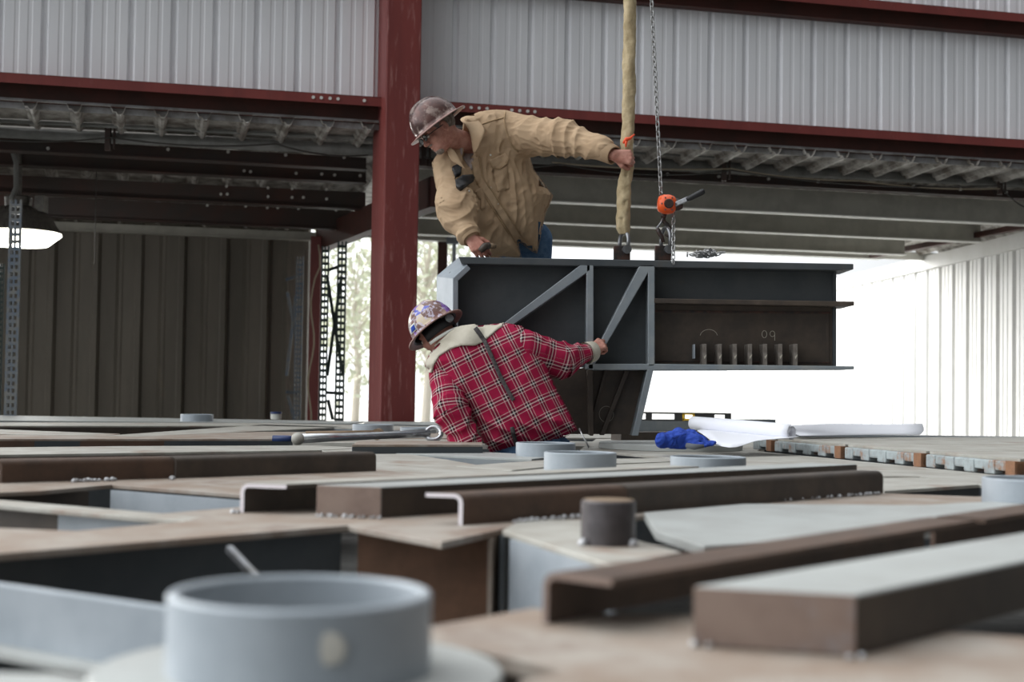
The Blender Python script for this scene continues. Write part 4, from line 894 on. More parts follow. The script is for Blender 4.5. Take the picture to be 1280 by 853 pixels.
def hat(name,c,f,u,m,par,rx=.108,ry=.128,H=.135,brim=1.32,k=0,mb2=None,drop=.012):
    r,f,u=headframe(f,u); prof=[]
    for i in range(15):
        a=i/14*math.pi/2; prof.append((math.cos(a)**.85 if i<14 else 0.0,math.sin(a)**.95*H))
    prof=prof[::-1]                              # crown to rim
    outer=prof+[(1.03,-.002),(1.12,-.006),(1.22,-drop*.8),(brim,-drop),(brim+.012,-drop+.001)]
    inner=[(brim+.012,-drop-.004),(brim-.01,-drop-.005),(1.20,-drop*.8-.005),(1.06,-.008),(.975,-.004)]+[(a*.975,b*.975-.002) for a,b in prof[::-1][1:]]
    loop=outer+inner; n=64; V=[];Fc=[];c=Vector(c)
    for j in range(n):
        t=j*math.tau/n
        for i,(q,z) in enumerate(loop):
            g=1.0
            if i<len(outer) and q<1.0 and abs(math.cos(t)*q)<.17: z=z+.006*(1-abs(math.cos(t)*q)/.17)
            x=rx*q*math.cos(t);y=ry*q*math.sin(t)
            if q>1.05: x=math.cos(t)*(rx+ (q-1)*.118); y=math.sin(t)*(ry+(q-1)*.118)
            V.append(tuple(c+r*x+f*y+u*z))
    L_=len(loop)
    fm={}
    for j in range(n):
        for i in range(L_):
            if i==L_-1: continue
            Fc.append([j*L_+i,j*L_+i+1,((j+1)%n)*L_+i+1,((j+1)%n)*L_+i])
            if len(outer)-6<i<len(outer)+3: fm[len(Fc)-1]=1
            elif i>=len(outer)+3: fm[len(Fc)-1]=2
    o=mk(name,V,Fc,None,par,smooth=True,mats=[m,mb2 or m,M['blacksteel']],fm=fm); return o
def densify(poly,st):
    out=[]
    for i in range(len(poly)):
        a=Vector(poly[i]);b=Vector(poly[(i+1)%len(poly)]); n=max(1,int((b-a).length/st))
        for j in range(n): out.append(a.lerp(b,j/n))
    return out
def pin(x,y,poly):
    c=False;n=len(poly)
    for i in range(n):
        ax,ay=poly[i];bx,by=poly[i-1]
        if (ay>y)!=(by>y) and x<(bx-ax)*(y-ay)/(by-ay)+ax: c=not c
    return c
def decal(name,poly,bvh,off,m,par,th=.003,st=2.5,attr=None,fluff=0):
    bd=densify(poly,st); n=len(bd); pts=[Vector((p[0],p[1])) for p in bd]
    xs=[p[0] for p in poly];ys=[p[1] for p in poly]; y=min(ys)+st/2
    while y<max(ys):
        x=min(xs)+st/2
        while x<max(xs):
            if pin(x,y,poly) and min((Vector((x,y))-Vector(b)).length for b in bd)>st*.6: pts.append(Vector((x,y)))
            x+=st
        y+=st
    v2,e,fc,_,_,_=delaunay_2d_cdt(pts,[],[list(range(n))],1,1e-4)
    V=[];ok=[]
    for p in v2:
        d=ray(p.x,p.y).normalized(); h=bvh.ray_cast(CP,d)
        if h[0] is None: V.append(None); continue
        V.append(h[0]-d*off)
    idx={};W=[]
    for i,v in enumerate(V):
        if v is not None: idx[i]=len(W);W.append(tuple(v))
    Fc=[[idx[i] for i in f] for f in fc if all(i in idx for i in f)]
    # drop triangles that jump in depth
    Fc=[f for f in Fc if max(W[i][1] for i in f)-min(W[i][1] for i in f)<.06]
    if not Fc: print('EMPTY DECAL',name); return None
    us=sorted({i for f in Fc for i in f}); mp={i:j for j,i in enumerate(us)}; W=[W[i] for i in us]; Fc=[[mp[i] for i in f] for f in Fc]
    return mk(name,W,Fc,m,par,smooth=True,solid=th)
def strip(pts,w):
    L_=[];R_=[]
    for i,p in enumerate(pts):
        a=Vector(pts[max(i-1,0)]);b=Vector(pts[min(i+1,len(pts)-1)]); d=(b-a).normalized(); nn=Vector((-d.y,d.x))*w/2
        L_.append(tuple(Vector(p)+nn));R_.append(tuple(Vector(p)-nn))
    return L_+R_[::-1]
def bvh_of(V,Q): return BVHTree.FromPolygons([tuple(v) for v in V],[list(map(int,q)) for q in Q])
def disc(name,px,py,bvh,r,m,par,h=.004):
    d=ray(px,py).normalized(); q=bvh.ray_cast(CP,d)
    if q[0] is None: print('MISS',name,px,py); return
    nn=q[1]; nn=nn if nn.dot(d)<0 else -nn; mb=MB(); mb.tube([q[0]-nn*.002,q[0]+nn*h,q[0]+nn*(h+.001)],[r,r,r*.7],12); mb.build(name,m,par)
def poly3(px,Y): return [(lambda p:(p.x,p.z))(PY(x,y,Y)) for x,y in px]
def folds(P,amp,f,o=0): return amp*(1-1.6*np.abs(nz(P,f,o)))
def limbco(P,pts):
    best=None
    for i in range(len(pts)-1):
        a=npv(pts[i]);b=npv(pts[i+1]);ba=b-a;L_=np.linalg.norm(ba); t=np.clip((P-a)@ba/L_**2,0,1); q=P-a-t[:,None]*ba; d=np.linalg.norm(q,axis=1)
        acc=sum(np.linalg.norm(npv(pts[j+1])-npv(pts[j])) for j in range(i)); v=acc+(P-a)@ba/L_
        if best is None: best=(d,v,q)
        else:
            m=d<best[0]; best=(np.where(m,d,best[0]),np.where(m,v,best[1]),np.where(m[:,None],q,best[2]))
    return best
# ---------------------------------------------------------------- man in tan
Yt=7.9
T=dict(head=PY(549,163,7.70),neck=PY(594,183,7.92),shL=PY(641,170,7.97),elL=PY(703,172,7.76),wrL=PY(767,194,7.535),
       shR=PY(568,215,7.84),elR=PY(571,262,7.68),wrR=PY(587,296,7.56),pel=PY(652,294,8.2),chest=PY(605,215,7.98))
TF=(-.72,-.36,-.60);TU=(-.64,-.10,.76)
sv=Vector((.085,.045,0)); SB=DECK+.20
hipR=T['pel']+Vector((-.07,-.03,-.03));hipL=T['pel']+Vector((.06,.03,-.03))
kR=Vector((hipR.x-.02,8.13,SB+.50));kL=Vector((hipL.x+.01,8.22,SB+.50)); aR=Vector((kR.x,8.25,SB+.10));aL=Vector((kL.x,8.34,SB+.10))
dL=Vector((.95,-.12,-.14)); HL=hand_pts(T['wrL'],dL,(.10,-1,.12),-1,[(1.25,1.45,.9)]*4,.05,(.2,.9),.98)
HR=hand_pts(T['wrR'],(.42,-.28,-.55),(-.30,-.80,.35),1,[(.55,.75,.5),(.6,.8,.5),(.65,.85,.5),(.7,.9,.5)],.10,(.7,.35),.98)
# shift the left hand so that the grip closes on the sling
def body_t(P):
    d=head_sdf(P,T['head'],TF,TU); r_,f_,u_=headframe(TF,TU)
    d=smin(d,rc(P,npv(T['head']-u_*.05-f_*.02),npv(T['neck']),.056,.062),.03)
    d=smin(d,chain(P,[npv(T[k]) for k in ('neck','chest','pel')],[.07,.11,.12]),.05)
    d=smin(d,chain(P,[npv(T[k]) for k in ('chest','shL','elL','wrL')],[.08,.062,.045,.030]),.02)
    d=smin(d,chain(P,[npv(T[k]) for k in ('chest','shR','elR','wrR')],[.08,.062,.045,.030]),.02)
    d=smin(d,chain(P,[npv(hipR),npv(kR),npv(aR)],[.095,.055,.04]),.03); d=smin(d,chain(P,[npv(hipL),npv(kL),npv(aL)],[.095,.055,.04]),.03)
    d=smin(d,hand_sdf(P,HL,T['wrL']),.012); d=smin(d,hand_sdf(P,HR,T['wrR']),.012); return d
TAN=empty('person',((aR.x+aL.x)/2,8.25,SB),'man in tan work shirt leaning over the bracket, one hand gripping the sling','person')
V,Q=nets(body_t,(-.85,7.2,SB-.1),(1.0,8.7,3.0),.0032)
mk('body',V,Q,M['skin'],TAN,smooth=True)
tp=poly3([(580,150),(588,146),(600,140),(618,136),(634,136),(648,141),(660,160),(662,190),(668,208),(679,222),(693,240),(688,252),(683,263),(677,290),(672,314),(664,311),(655,304),(648,300),(652,321),(612,322),(592,306),(570,290),(556,262),(545,232),(541,208),(550,192),(562,184),(572,176),(578,166)],7.95)
xa=PY(590,200,7.95).x
def y0t(x,z): return 7.93+(x-xa)*.42
TS=[npv(T[k]) for k in ('shL','elL')]+[npv(PY(754,187,7.58))]; TR=[npv(T['shR']),npv(T['elR']),npv(PY(584,292,7.58))]
def shirt_t(P):
    d=inflate(P,tp,y0t,.15,.17); g_=np.clip(-polysd(P[:,0],P[:,2],tp)/.05,0,1)
    d=d-g_*(.010*(1-1.8*np.abs(nz(P*np.array([1.0,.8,.35]),24)))+.005*(1-1.8*np.abs(nz(P,38,1))))
    a=chain(P,TS,[.125,.088,.062],.06); l=limbco(P,TS); a=a-.007*(1-1.8*np.abs(np.sin(l[1]*30+3.8*nz(P,8)+3*l[2][:,1]*6)))*np.clip(l[1]*4+.1,.15,1)-.005*(1-1.8*np.abs(nz(P,36,2)))
    b=chain(P,TR,[.10,.100,.060],.06); l2=limbco(P,TR); b=b-.007*(1-1.8*np.abs(np.sin(l2[1]*27+3.8*nz(P,8)+l2[2][:,0]*14)))*np.clip(l2[1]*4+.2,.2,1)-.005*(1-1.8*np.abs(nz(P,36,2)))
    d=smin(d,a,.045); d=smin(d,b,.022)
    # hollow the cuffs and the open collar
    d=smax(d,-rc(P,npv(T['wrL'])-npv(dL.normalized())*.02,npv(T['wrL'])+npv(dL.normalized())*.05,.040,.045),.006)
    d=smax(d,-chain(P,[npv(PY(574,158,7.80)),npv(PY(588,176,7.84)),npv(PY(583,205,7.76))],[.060,.055,.022],.01),.008)
    return d
V,Q=nets(shirt_t,(-.6,7.35,1.8),(.75,8.5,3.0),.0042)
SH=mk('shirt',V,Q,M['tanshirt'],TAN,smooth=True); bt=bvh_of(V,Q)
mb=MB(); wl=npv(T['wrL'])
def cuff(a,b,r0,r1,name,par,m):
    a=Vector(a);b=Vector(b); d=(b-a).normalized(); up=d.orthogonal().normalized(); q=d.cross(up); V=[];Fc=[];n=28
    prof=[(0,r0),(1,r1),(1.02,r1-.003),(1,r1-.008),(0,r0-.008)]
    for t,r in prof:
        for j in range(n):
            an=j*math.tau/n; V.append(tuple(a.lerp(b,t)+(up*math.cos(an)+q*math.sin(an))*(r+.002*math.sin(3*an+1))))
    for i in range(len(prof)-1):
        for j in range(n): Fc.append([i*n+j,i*n+(j+1)%n,(i+1)*n+(j+1)%n,(i+1)*n+j])
    return mk(name,V,Fc,m,par,smooth=True)
cuff(PY(742,182,7.62),PY(767,194,7.535),.066,.052,'cuff',SH,M['tanshirt'])
cuff(PY(578,284,7.61),PY(590,299,7.555),.064,.052,'cuff',SH,M['tanshirt'])
# neck opening, undershirt, collar, placket, pockets
decal('undershirt',[(572,176),(590,170),(592,190),(590,213),(584,206),(576,192)],bt,.004,M['undershirt'],TAN,.004)
def cdec(n,poly,off,m='tanshirt',th=.004,par=SH): return decal(n,poly,bt,off,M[m],par,th)
# collar as standing band round the neck
cN=PY(586,172,7.86)
def collar_piece(px,name='collar'):
    V=[];rows=len(px);nc=len(px[0])
    for r_ in px:
        for x,y,Yv in r_: V.append(tuple(PY(x,y,Yv)))
    Fc=[[i*nc+j,i*nc+j+1,(i+1)*nc+j+1,(i+1)*nc+j] for i in range(rows-1) for j in range(nc-1)]
    return mk(name,V,Fc,M['tanshirt'],SH,smooth=True,solid=.005,subd=2)
collar_piece([[(573,150,7.93),(582,155,7.80),(588,166,7.72),(590,180,7.69),(592,196,7.70)],
              [(580,146,7.93),(592,151,7.80),(600,162,7.70),(604,172,7.665),(598,184,7.675)],
              [(588,144,7.95),(598,150,7.83),(606,160,7.73),(606,169,7.69),(596,188,7.70)]])
collar_piece([[(556,183,7.72),(562,183,7.70),(570,190,7.69)],[(560,192,7.69),(568,196,7.665),(577,206,7.665)],[(564,202,7.69),(574,206,7.675),(584,213,7.67)]])
cdec('placket',strip([(594,196),(598,222),(610,240),(622,258),(634,276),(645,294),(650,303)],10),.005,th=.005)
cdec('placket_edge',strip([(599,196),(603,221),(615,238),(627,256),(639,274),(650,292)],1.4),.010,'tandark')
cdec('placket_edge',strip([(590,200),(593,222),(604,242),(617,262),(628,279),(637,293)],1.6),.004,'tandark')
cdec('pocket_flap',[(612,200),(632,191),(636,196),(633,206),(624,212),(615,210)],.005,th=.005)
cdec('pocket',[(616,210),(634,206),(637,236),(622,240)],.003,th=.003)
cdec('pocket',[(592,240),(604,232),(607,260),(597,266)],.005,th=.005)
cdec('seam',strip([(632,138),(630,150),(633,165),(640,182),(648,190)],1.4),.003,'tandark')
cdec('seam',strip([(612,203),(617,210),(625,211),(633,205),(636,197)],1.3),.010,'tandark')
cdec('seam',strip([(600,156),(614,151),(630,147)],1.2),.003,'tandark')
for px,py in [(613,194),(626,205),(613,235),(622,255),(634,272),(645,288),(586,239)]: disc('snap',px,py,bt,.0055,M['bolt'],SH)
# radio microphone and phone clipped to the chest
def clipbox(name,poly,m,off,lab,th=.03):
    o=decal(name,poly,bt,off,m,None,th,2.2); tag(o,lab,'clip' if 'pen' in name else name.replace('_',' ')); return o
clipbox('microphone',[(565,211),(573,206),(577,211),(576,218),(569,221)],M['black'],.016,'small black microphone clipped beneath the collar of the tan shirt')
clipbox('radio',[(569,226),(577,221),(589,219),(591,223),(589,229),(575,237),(570,233)],M['black'],.018,'black radio sticking out of the chest pocket of the tan shirt')
# head gear
r_,f_,u_=headframe(TF,TU)
hc=T['head']+u_*.040-f_*.010+r_*.0
def hairp(P):
    p=(P-npv(T['head']))@np.array([npv(r_),npv(f_),npv(u_)]).T
    d=ell(p,(0,-.014,.032),(.081,.103,.090)); d=smax(d,p[:,1]-.035-.35*np.maximum(p[:,2],0),.01); d=smax(d,-.055-p[:,2]-.3*p[:,1],.01)
    d=smax(d,-ell(p,(.085,-.004,-.004),(.03,.026,.036)),.004); d=smax(d,-ell(p,(-.085,-.004,-.004),(.03,.026,.036)),.004)
    return d-.0015*nz(P,260)
hp_=npv(T['head']); V,Q=nets(hairp,hp_-.16,hp_+.16,.004); mk('hair',V,Q,M['hair'],TAN,smooth=True)
def beardp(P):
    p=(P-npv(T['head']))@np.array([npv(r_),npv(f_),npv(u_)]).T
    d=ell(p,(0,.066,-.088),(.034,.028,.026)); d=smin(d,ell(p,(0,.097,-.042),(.024,.010,.006)),.006)
    return smax(d,-ell(p,(0,.108,-.054),(.018,.014,.007)),.004)-.0018*nz(P,240)
V,Q=nets(beardp,hp_-.16,hp_+.16,.003); mk('beard',V,Q,M['beard'],TAN,smooth=True)
for s in (-1,1):
    e_=T['head']+r_*s*.033+f_*.089+u_*.006; mb=MB(); mb.sphere(tuple(e_),.0105,8); mb.build('eye',M['white'],TAN,smooth=True)
HT=hat('hard_hat',hc,TF,TU,M['hat'],None,rx=.116,ry=.140,H=.148,brim=1.34,mb2=M['hatbrim']); tag(HT,'worn brown full-brim hard hat on the man in tan','hard hat')
GS=empty('spectacles',tuple(T['head']+f_*.1),'dark-framed spectacles worn by the man in tan under his hat brim','spectacles')
for s in (-1,1):
    c_=T['head']+r_*s*.034+f_*.115+u_*.006; mb=MB(); pts=[c_+r_*.025*math.cos(t*math.tau/16)+u_*.017*math.sin(t*math.tau/16)-f_*.006*abs(math.cos(t*math.tau/16)) for t in range(16)]
    mb.tube(pts,.0022,6,closed=True); mb.build('rim',M['black'],GS,smooth=True)
    mb=MB(); mb.add(pts,[list(range(16))]); mb.build('lens',M['lens'],GS,solid=.0015)
    mb=MB(); mb.tube([c_+r_*s*.026-f_*.004,c_+r_*s*.046-f_*.05,c_+r_*s*.050-f_*.115],.0022,6); mb.build('temple',M['black'],GS)
# jeans and boots
def jeans(hR,hL,kR,kL,aR,aL,pel,top,lo,hi,par,h=.006,belt=None):
    def f(P):
        d=chain(P,[npv(hR),npv(kR),npv(aR)],[.118,.085,.070],.05); d=smin(d,chain(P,[npv(hL),npv(kL),npv(aL)],[.118,.085,.070],.05),.03)
        d=smin(d,rc(P,npv(pel),npv(top),.128,.118),.06); d=d-.004*(1-1.7*np.abs(nz(P*np.array([1,1,.6]),26)))
        return smax(d,(lo[2]+.03)-P[:,2],.01)
    V,Q=nets(f,lo,hi,h); return mk('jeans',V,Q,M['jeans'],par,smooth=True),V,Q
J,V,Q=jeans(hipR,hipL,kR,kL,aR,aL,T['pel']+Vector((-.0,0,-.05)),T['pel']+Vector((-.02,-.03,.0)),(-.5,7.7,SB),(.6,8.7,2.5),TAN)
def boots(par,as_,fd,z0):
    for a in as_:
        fd_=Vector(fd).normalized(); sdv=Vector((-fd_.y,fd_.x,0)); c=Vector((a.x,a.y,z0))
        def f(P):
            d=rc(P,npv(c+Vector((0,0,.05))-fd_*.05),npv(c+Vector((0,0,.16))-fd_*.02),.05,.052); d=smin(d,rc(P,npv(c+Vector((0,0,.048))-fd_*.05),npv(c+Vector((0,0,.04))+fd_*.14),.048,.045),.04)
            return smax(d,z0+.003-P[:,2],.004)
        V,Q=nets(f,npv(c)+(-.25,-.25,-.02),npv(c)+(.25,.25,.3),.006); mk('boot',V,Q,M['mill'],par,smooth=True)
boots(TAN,[aR,aL],(-.5,-.85,0),SB)
mb=MB(); mb.prism([(hipR.x-.25,8.0),(hipL.x+.12,8.0),(hipL.x+.12,8.5),(hipR.x-.25,8.5)],DECK-.002,SB); o=mb.build('steel_block',M['mill'],bevel=.005); tag(o,'low steel block behind the bracket on which the man in tan stands','block')
mb=MB(); mb.prism([(-1.2,7.85),(1.4,7.85),(1.4,8.6),(-1.2,8.6)],DECK-.03,DECK-.004); o=mb.build('steel_plate',M['pale'],bevel=.003); tag(o,'plate of the deck behind the hanging bracket','steel plate')
# thing held in his right hand: small black torch with an orange end
pz=PY(603,311,7.56); q2=PY(618,310,7.60); mb=MB(); mb.tube([PY(600,314,7.50),PY(606,308,7.50),PY(611,307,7.52)],[.016,.020,.018],12); HH=mb.build('hand_tool',M['mill'],smooth=True); tag(HH,'small dark round tool in the lower hand of the man in tan','tool')
mb=MB(); mb.tube([PY(611,307.5,7.52),PY(619,308,7.54)],[.017,.013],12); mb.build('orange_end',M['wood'],HH,smooth=True)
# ---------------------------------------------------------------- man in plaid
B=dict(head=PY(546,415,7.24),neck=PY(588,430,7.16),shR=PY(650,432,7.18),elR=PY(700,451,7.24),wrR=PY(736,441,7.36),
       shL=PY(560,470,7.18),elL=PY(566,518,7.05),wrL=PY(592,580,7.05),chest=PY(608,460,7.18),pel=PY(668,562,7.20))
BF=(-.50,.68,-.54);BU=(-.62,.28,.73)
G=0.0
bhR=B['pel']+Vector((.09,.0,-.04));bhL=B['pel']+Vector((-.09,.0,-.04)); bkR=Vector((bhR.x+.01,7.20,.50));bkL=Vector((bhL.x,7.22,.50));baR=Vector((bkR.x+.02,7.10,.10));baL=Vector((bkL.x-.02,7.12,.10))
HBR=hand_pts(B['wrR'],(.62,.25,.42),(-.35,-.85,.45),1,[(.75,1.2,.8),(1.1,1.4,.9),(1.2,1.45,.9),(1.25,1.5,.9)],.06,(.5,.5),.98)
HBL=hand_pts(B['wrL'],(.8,-.1,-.35),(.2,-.3,.9),-1,[(.5,.6,.4)]*4,.1)
def body_b(P):
    r_,f_,u_=headframe(BF,BU); d=head_sdf(P,B['head'],BF,BU)
    d=smin(d,rc(P,npv(B['head']-u_*.05-f_*.02),npv(B['neck']),.058,.062),.03)
    d=smin(d,chain(P,[npv(B[k]) for k in ('neck','chest','pel')],[.07,.10,.11]),.05)
    d=smin(d,chain(P,[npv(B[k]) for k in ('chest','shR','elR','wrR')],[.08,.060,.045,.029]),.02)
    d=smin(d,chain(P,[npv(B[k]) for k in ('chest','shL','elL','wrL')],[.08,.060,.045,.029]),.02)
    d=smin(d,chain(P,[npv(bhR),npv(bkR),npv(baR)],[.095,.055,.04]),.03); d=smin(d,chain(P,[npv(bhL),npv(bkL),npv(baL)],[.095,.055,.04]),.03)
    d=smin(d,hand_sdf(P,HBR,B['wrR']),.012); d=smin(d,hand_sdf(P,HBL,B['wrL']),.012); return d
PLD=empty('person',((baR.x+baL.x)/2,7.12,0),'man in red plaid shirt and stickered hard hat seen from behind, reaching to the bracket','person')
V,Q=nets(body_b,(-.75,6.6,-.05),(.85,7.8,1.9),.0032); mk('body',V,Q,M['skin'],PLD,smooth=True)
bp_=poly3([(530,458),(535,444),(545,432),(556,421),(566,413),(578,408.5),(600,407),(612,405),(632,403),(652,407),(668,420),(682,444),(688,468),(697,488),(710,512),(722,537),(708,546),(672,557),(640,561),(612,566),(602,548),(590,524),(577,505),(563,508),(552,490),(545,470)],7.16)
xb0=PY(620,480,7.16).x
def y0b(x,z): return 7.18+0*x+.10*(z-1.3)
cs,sn=math.cos(R(27)),math.sin(R(27))
def tors_b(P):
    d=inflate(P,bp_,y0b,.13,.15)
    w_=P[:,0]*cs+P[:,2]*sn; v_=P[:,2]*cs-P[:,0]*sn
    g_=np.clip(-polysd(P[:,0],P[:,2],bp_)/.05,0,1)
    low=np.clip((1.22-P[:,2])/.25,0,1)
    return d-.010*(1-1.8*np.abs(np.sin(P[:,2]*42+P[:,0]*16+2.5*nz(P,7))))*low*g_-.006*(1-1.7*np.abs(nz(P,20,1)))*(.4+.6*low)*g_
V,Q=nets(tors_b,(-.6,6.9,.85),(.6,7.5,1.75),.0045)
def attr_t(V):
    d=V-np.array([xb0,7.1,1.25]); n1=nz(V,6)*.006
    u=d[:,0]*cs+d[:,2]*sn; v=d[:,2]*cs-d[:,0]*sn
    u=u+ .25*np.abs(u)*u/.3
    return np.stack([u+n1,v+nz(V,7,2)*.007,np.zeros(len(V))],1)
SP=mk('shirt',V,Q,M['plaid'],PLD,smooth=True,attr=attr_t(V)); bb=bvh_of(V,Q)
def sleeve(pts,rs,name,o=0,k=.04,hole=None,fold=.006):
    pn=[npv(p) for p in pts]
    def f(P):
        d=chain(P,pn,rs,k); l=limbco(P,pn)
        d=d-fold*(1-1.8*np.abs(np.sin(l[1]*33+3.8*nz(P,8,o)+l[2][:,0]*14)))*np.clip(l[1]*5+.1,.1,1)-.003*nz(P,40,o)
        if hole is not None: d=smax(d,-rc(P,npv(hole[0]),npv(hole[1]),.036,.046),.005)
        return d
    lo=np.min(pn,0)-.16;hi=np.max(pn,0)+.16; V,Q=nets(f,lo,hi,.0042); l=limbco(V,pn)
    ax=pn[-1]-pn[0]; ax/=np.linalg.norm(ax); e1=np.cross(ax,[0,1,0.]); e1/=np.linalg.norm(e1); e2=np.cross(ax,e1)
    an=np.arctan2(l[2]@e1,-(l[2]@e2)); an=np.where((l[2]@e2)>0,np.arctan2(l[2]@e1,-(l[2]@e2)),an)
    A_=np.stack([l[1],an*.085,np.zeros(len(V))],1); return mk(name,V,Q,M['plaid'],SP,smooth=True,attr=A_),V,Q
eR=PY(734,441,7.34); dR=(eR-B['elR']).normalized()
sleeve([PY(655,438,7.18),B['elR'],eR],[.105,.086,.050],'sleeve',1,hole=(eR+dR*.03,eR+dR*.09))
_,SV,SQ=sleeve([PY(557,470,7.17),PY(564,514,7.06),PY(584,556,7.04)],[.085,.084,.074],'sleeve',2)
cuff(PY(733,441.5,7.335),PY(742,439,7.365),.058,.053,'cuff',SP,M['yoke'])
ba=np.concatenate([np.zeros(0)]) 
# one surface for projecting the yoke: torso and left sleeve
allV=[tuple(v) for v in V]
tv,tq=nets(lambda P:np.minimum(tors_b(P),chain(P,[npv(PY(557,470,7.17)),npv(PY(563,510,7.05))],[.090,.088]) if False else np.minimum(np.minimum(tors_b(P),chain(P,[npv(PY(557,470,7.17)),npv(PY(563,510,7.05))],[.090,.088])),rc(P,npv(B['head']+(B['neck']-B['head'])*.30),npv(B['neck']),.082,.10))),(-.6,6.85,.85),(.6,7.5,1.75),.007)
b2=bvh_of(tv,tq)
decal('yoke',[(525.5,466),(528,452),(534,443),(540,437),(545,430),(553,424),(563,415),(570,410),(577,408),(593,406),(611,405),(624,404),(634,404),(622,412),(610,422),(603,428),(594,432),(577,432),(563,436),(549,445),(543,455),(539,466)],b2,.006,M['yoke'],SP,.008,2.2)
# collar band
V=[];Fc=[]
r_,f_,u_=headframe(BF,BU); nc=B['head']-u_*.085-f_*.03; ax=(B['head']-B['neck']).normalized(); cc=B['neck'].lerp(B['head'],.36)
up=ax.orthogonal().normalized(); q_=ax.cross(up); n=32
for t,rr_ in ((-.03,.105),(-.005,.088),(.022,.080),(.026,.076),(.0,.078),(-.03,.09)):
    for j in range(n): a=j*math.tau/n; V.append(tuple(cc+ax*t+(up*math.cos(a)+q_*math.sin(a))*rr_))
for i in range(5):
    for j in range(n): Fc.append([i*n+j,i*n+(j+1)%n,(i+1)*n+(j+1)%n,(i+1)*n+j])
pass
STp=decal('strap',strip([(594,410),(600,418),(606,427),(615,447),(625,470),(636,491),(642,501)],5.0),b2,.014,M['strap'],PLD,.004,2)
decal('strap',strip([(640,534),(642,545),(646,557)],5.0),bb,.006,M['strap'],PLD,.004,2)
# hat, headband, sweat band
bc=B['head']+u_*.024
HB=hat('hard_hat',bc,BF,BU,M['stick'],None,mb2=M['hatbrim'],brim=1.33,rx=.115,ry=.132,H=.145); tag(HB,'full-brim hard hat covered in purple and cream stickers on the man in plaid','hard hat')
def arcband(a0,a1,rx,ry,z0,z1,name,m,par,th=.003,tilt=0):
    V=[];Fc=[];n=28
    for i in range(n+1):
        a=R(a0+(a1-a0)*i/n)
        for z in (z0,z1): V.append(tuple(B['head']+r_*rx*math.cos(a)+f_*ry*math.sin(a)+u_*(z+tilt*math.sin(a))))
    for i in range(n): Fc.append([2*i,2*i+2,2*i+3,2*i+1])
    return mk(name,V,Fc,m,par,smooth=True,solid=th)
arcband(178,362,.088,.112,-.036,.025,'headband',M['black'],HB,.005)
arcband(183,357,.094,.120,-.058,-.042,'sweatband',M['white'],HB,.005,tilt=.016)
kb=B['head']-f_*.122-u_*.004; mb=MB(); mb.tube([kb,kb-f_*.016,kb-f_*.018],[.022,.021,.014],20); arc_smooth(mb.build('ratchet_knob',M['primer'],HB),40)
kb=B['head']-f_*.095-r_*.062+u_*.016
hb_=npv(B['head'])
def hairb(P):
    p=(P-hb_)@np.array([npv(r_),npv(f_),npv(u_)]).T
    d=ell(p,(0,-.014,.030),(.080,.102,.090)); d=smax(d,p[:,1]-.03,.01); d=smax(d,-.062-p[:,2],.01)
    for s in (1,-1): d=smax(d,-ell(p,(s*.085,-.004,-.004),(.03,.026,.036)),.004)
    return d-.0015*nz(P,260)
V,Q=nets(hairb,hb_-.16,hb_+.16,.004); mk('hair',V,Q,M['hair'],PLD,smooth=True)
for s in (-1,1):
    e_=B['head']+r_*s*.033+f_*.089+u_*.006; mb=MB(); mb.sphere(tuple(e_),.0105,8); mb.build('eye',M['white'],PLD,smooth=True)
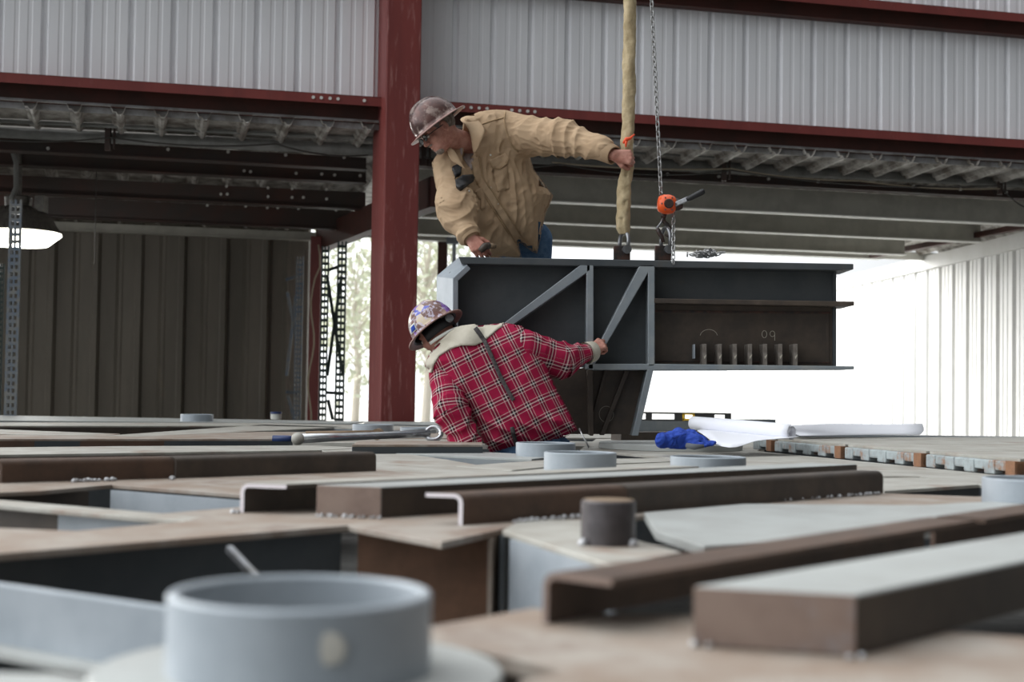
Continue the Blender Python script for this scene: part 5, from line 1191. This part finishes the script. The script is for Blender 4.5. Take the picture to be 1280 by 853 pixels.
# sticker patch with white border on the hat's left side
hv=[tuple(HB.matrix_world@v.co+HB.location) if False else tuple(v.co+HB.location) for v in HB.data.vertices]; bh=BVHTree.FromPolygons(hv,[list(p.vertices) for p in HB.data.polygons])
decal('sticker',[(512,409),(518,403),(521,412),(514,419)],bh,.002,M['white'],HB,.001,1.6)
decal('sticker',[(513.4,410),(517.3,405.5),(519.5,411.6),(514.6,416.6)],bh,.004,M['bluecloth'],HB,.001,1.2)
def jb(P): pass
J2,V,Q=jeans(bhR,bhL,bkR,bkL,baR,baL,B['pel']+Vector((.0,0,-.04)),B['pel']+Vector((-.01,.0,.01)),(-.5,6.6,0),(.8,7.7,1.3),PLD)
boots(PLD,[baR,baL],(-.1,1,0),0)
mb=MB(); mb.tube([PY(724,536,7.02),PY(728,545,6.99),PY(733,553,6.98),PY(736,560,6.98)],.004,6); o=mb.build('key_chain',M['chain'],smooth=True); tag(o,'thin key chain hanging at the hip of the man in plaid','chain')
# ================================================================ LIGHT
w=bpy.data.worlds.new('sky'); SC.world=w; w.use_nodes=True; nt=w.node_tree; N=nt.nodes; L=nt.links
bg=N['Background']; tc=N.new('ShaderNodeTexCoord'); sp=N.new('ShaderNodeSeparateXYZ'); L.new(tc.outputs['Generated'],sp.inputs[0])
# brightness by compass direction: bright beyond the open bay and to the left, dull behind the camera
cmb=N.new('ShaderNodeVectorMath'); cmb.operation='DOT_PRODUCT'; L.new(tc.outputs['Generated'],cmb.inputs[0]); cmb.inputs[1].default_value=(-.82,.34,.46)
mr=N.new('ShaderNodeMapRange'); mr.inputs[1].default_value=-.12; mr.inputs[2].default_value=.85; mr.inputs[3].default_value=.13; mr.inputs[4].default_value=3.0; L.new(cmb.outputs['Value'],mr.inputs[0])
L.new(mr.outputs[0],bg.inputs['Strength']); bg.inputs[0].default_value=(.95,.98,1.0,1)
s=bpy.data.lights.new('sun','SUN'); so=bpy.data.objects.new('sun',s); COL.objects.link(so); s.energy=5; s.angle=R(45); s.color=(1,.97,.92)
so.rotation_euler=Vector((.62,-.72,-.42)).to_track_quat('-Z','Y').to_euler(); so.location=(-20,20,20)
l=bpy.data.lights.new('bay_light','POINT'); lo=bpy.data.objects.new('bay_light',l); COL.objects.link(lo); l.energy=60; l.shadow_soft_size=.2; lo.location=(Lp.x,Lp.y,PW(22,316,1.7).z)
vs=SC.view_settings; vs.view_transform='Standard'; vs.look='None'; vs.exposure=0.0; vs.gamma=1; vs.use_curve_mapping=False
SC.cycles.max_bounces=8; SC.cycles.use_denoising=True
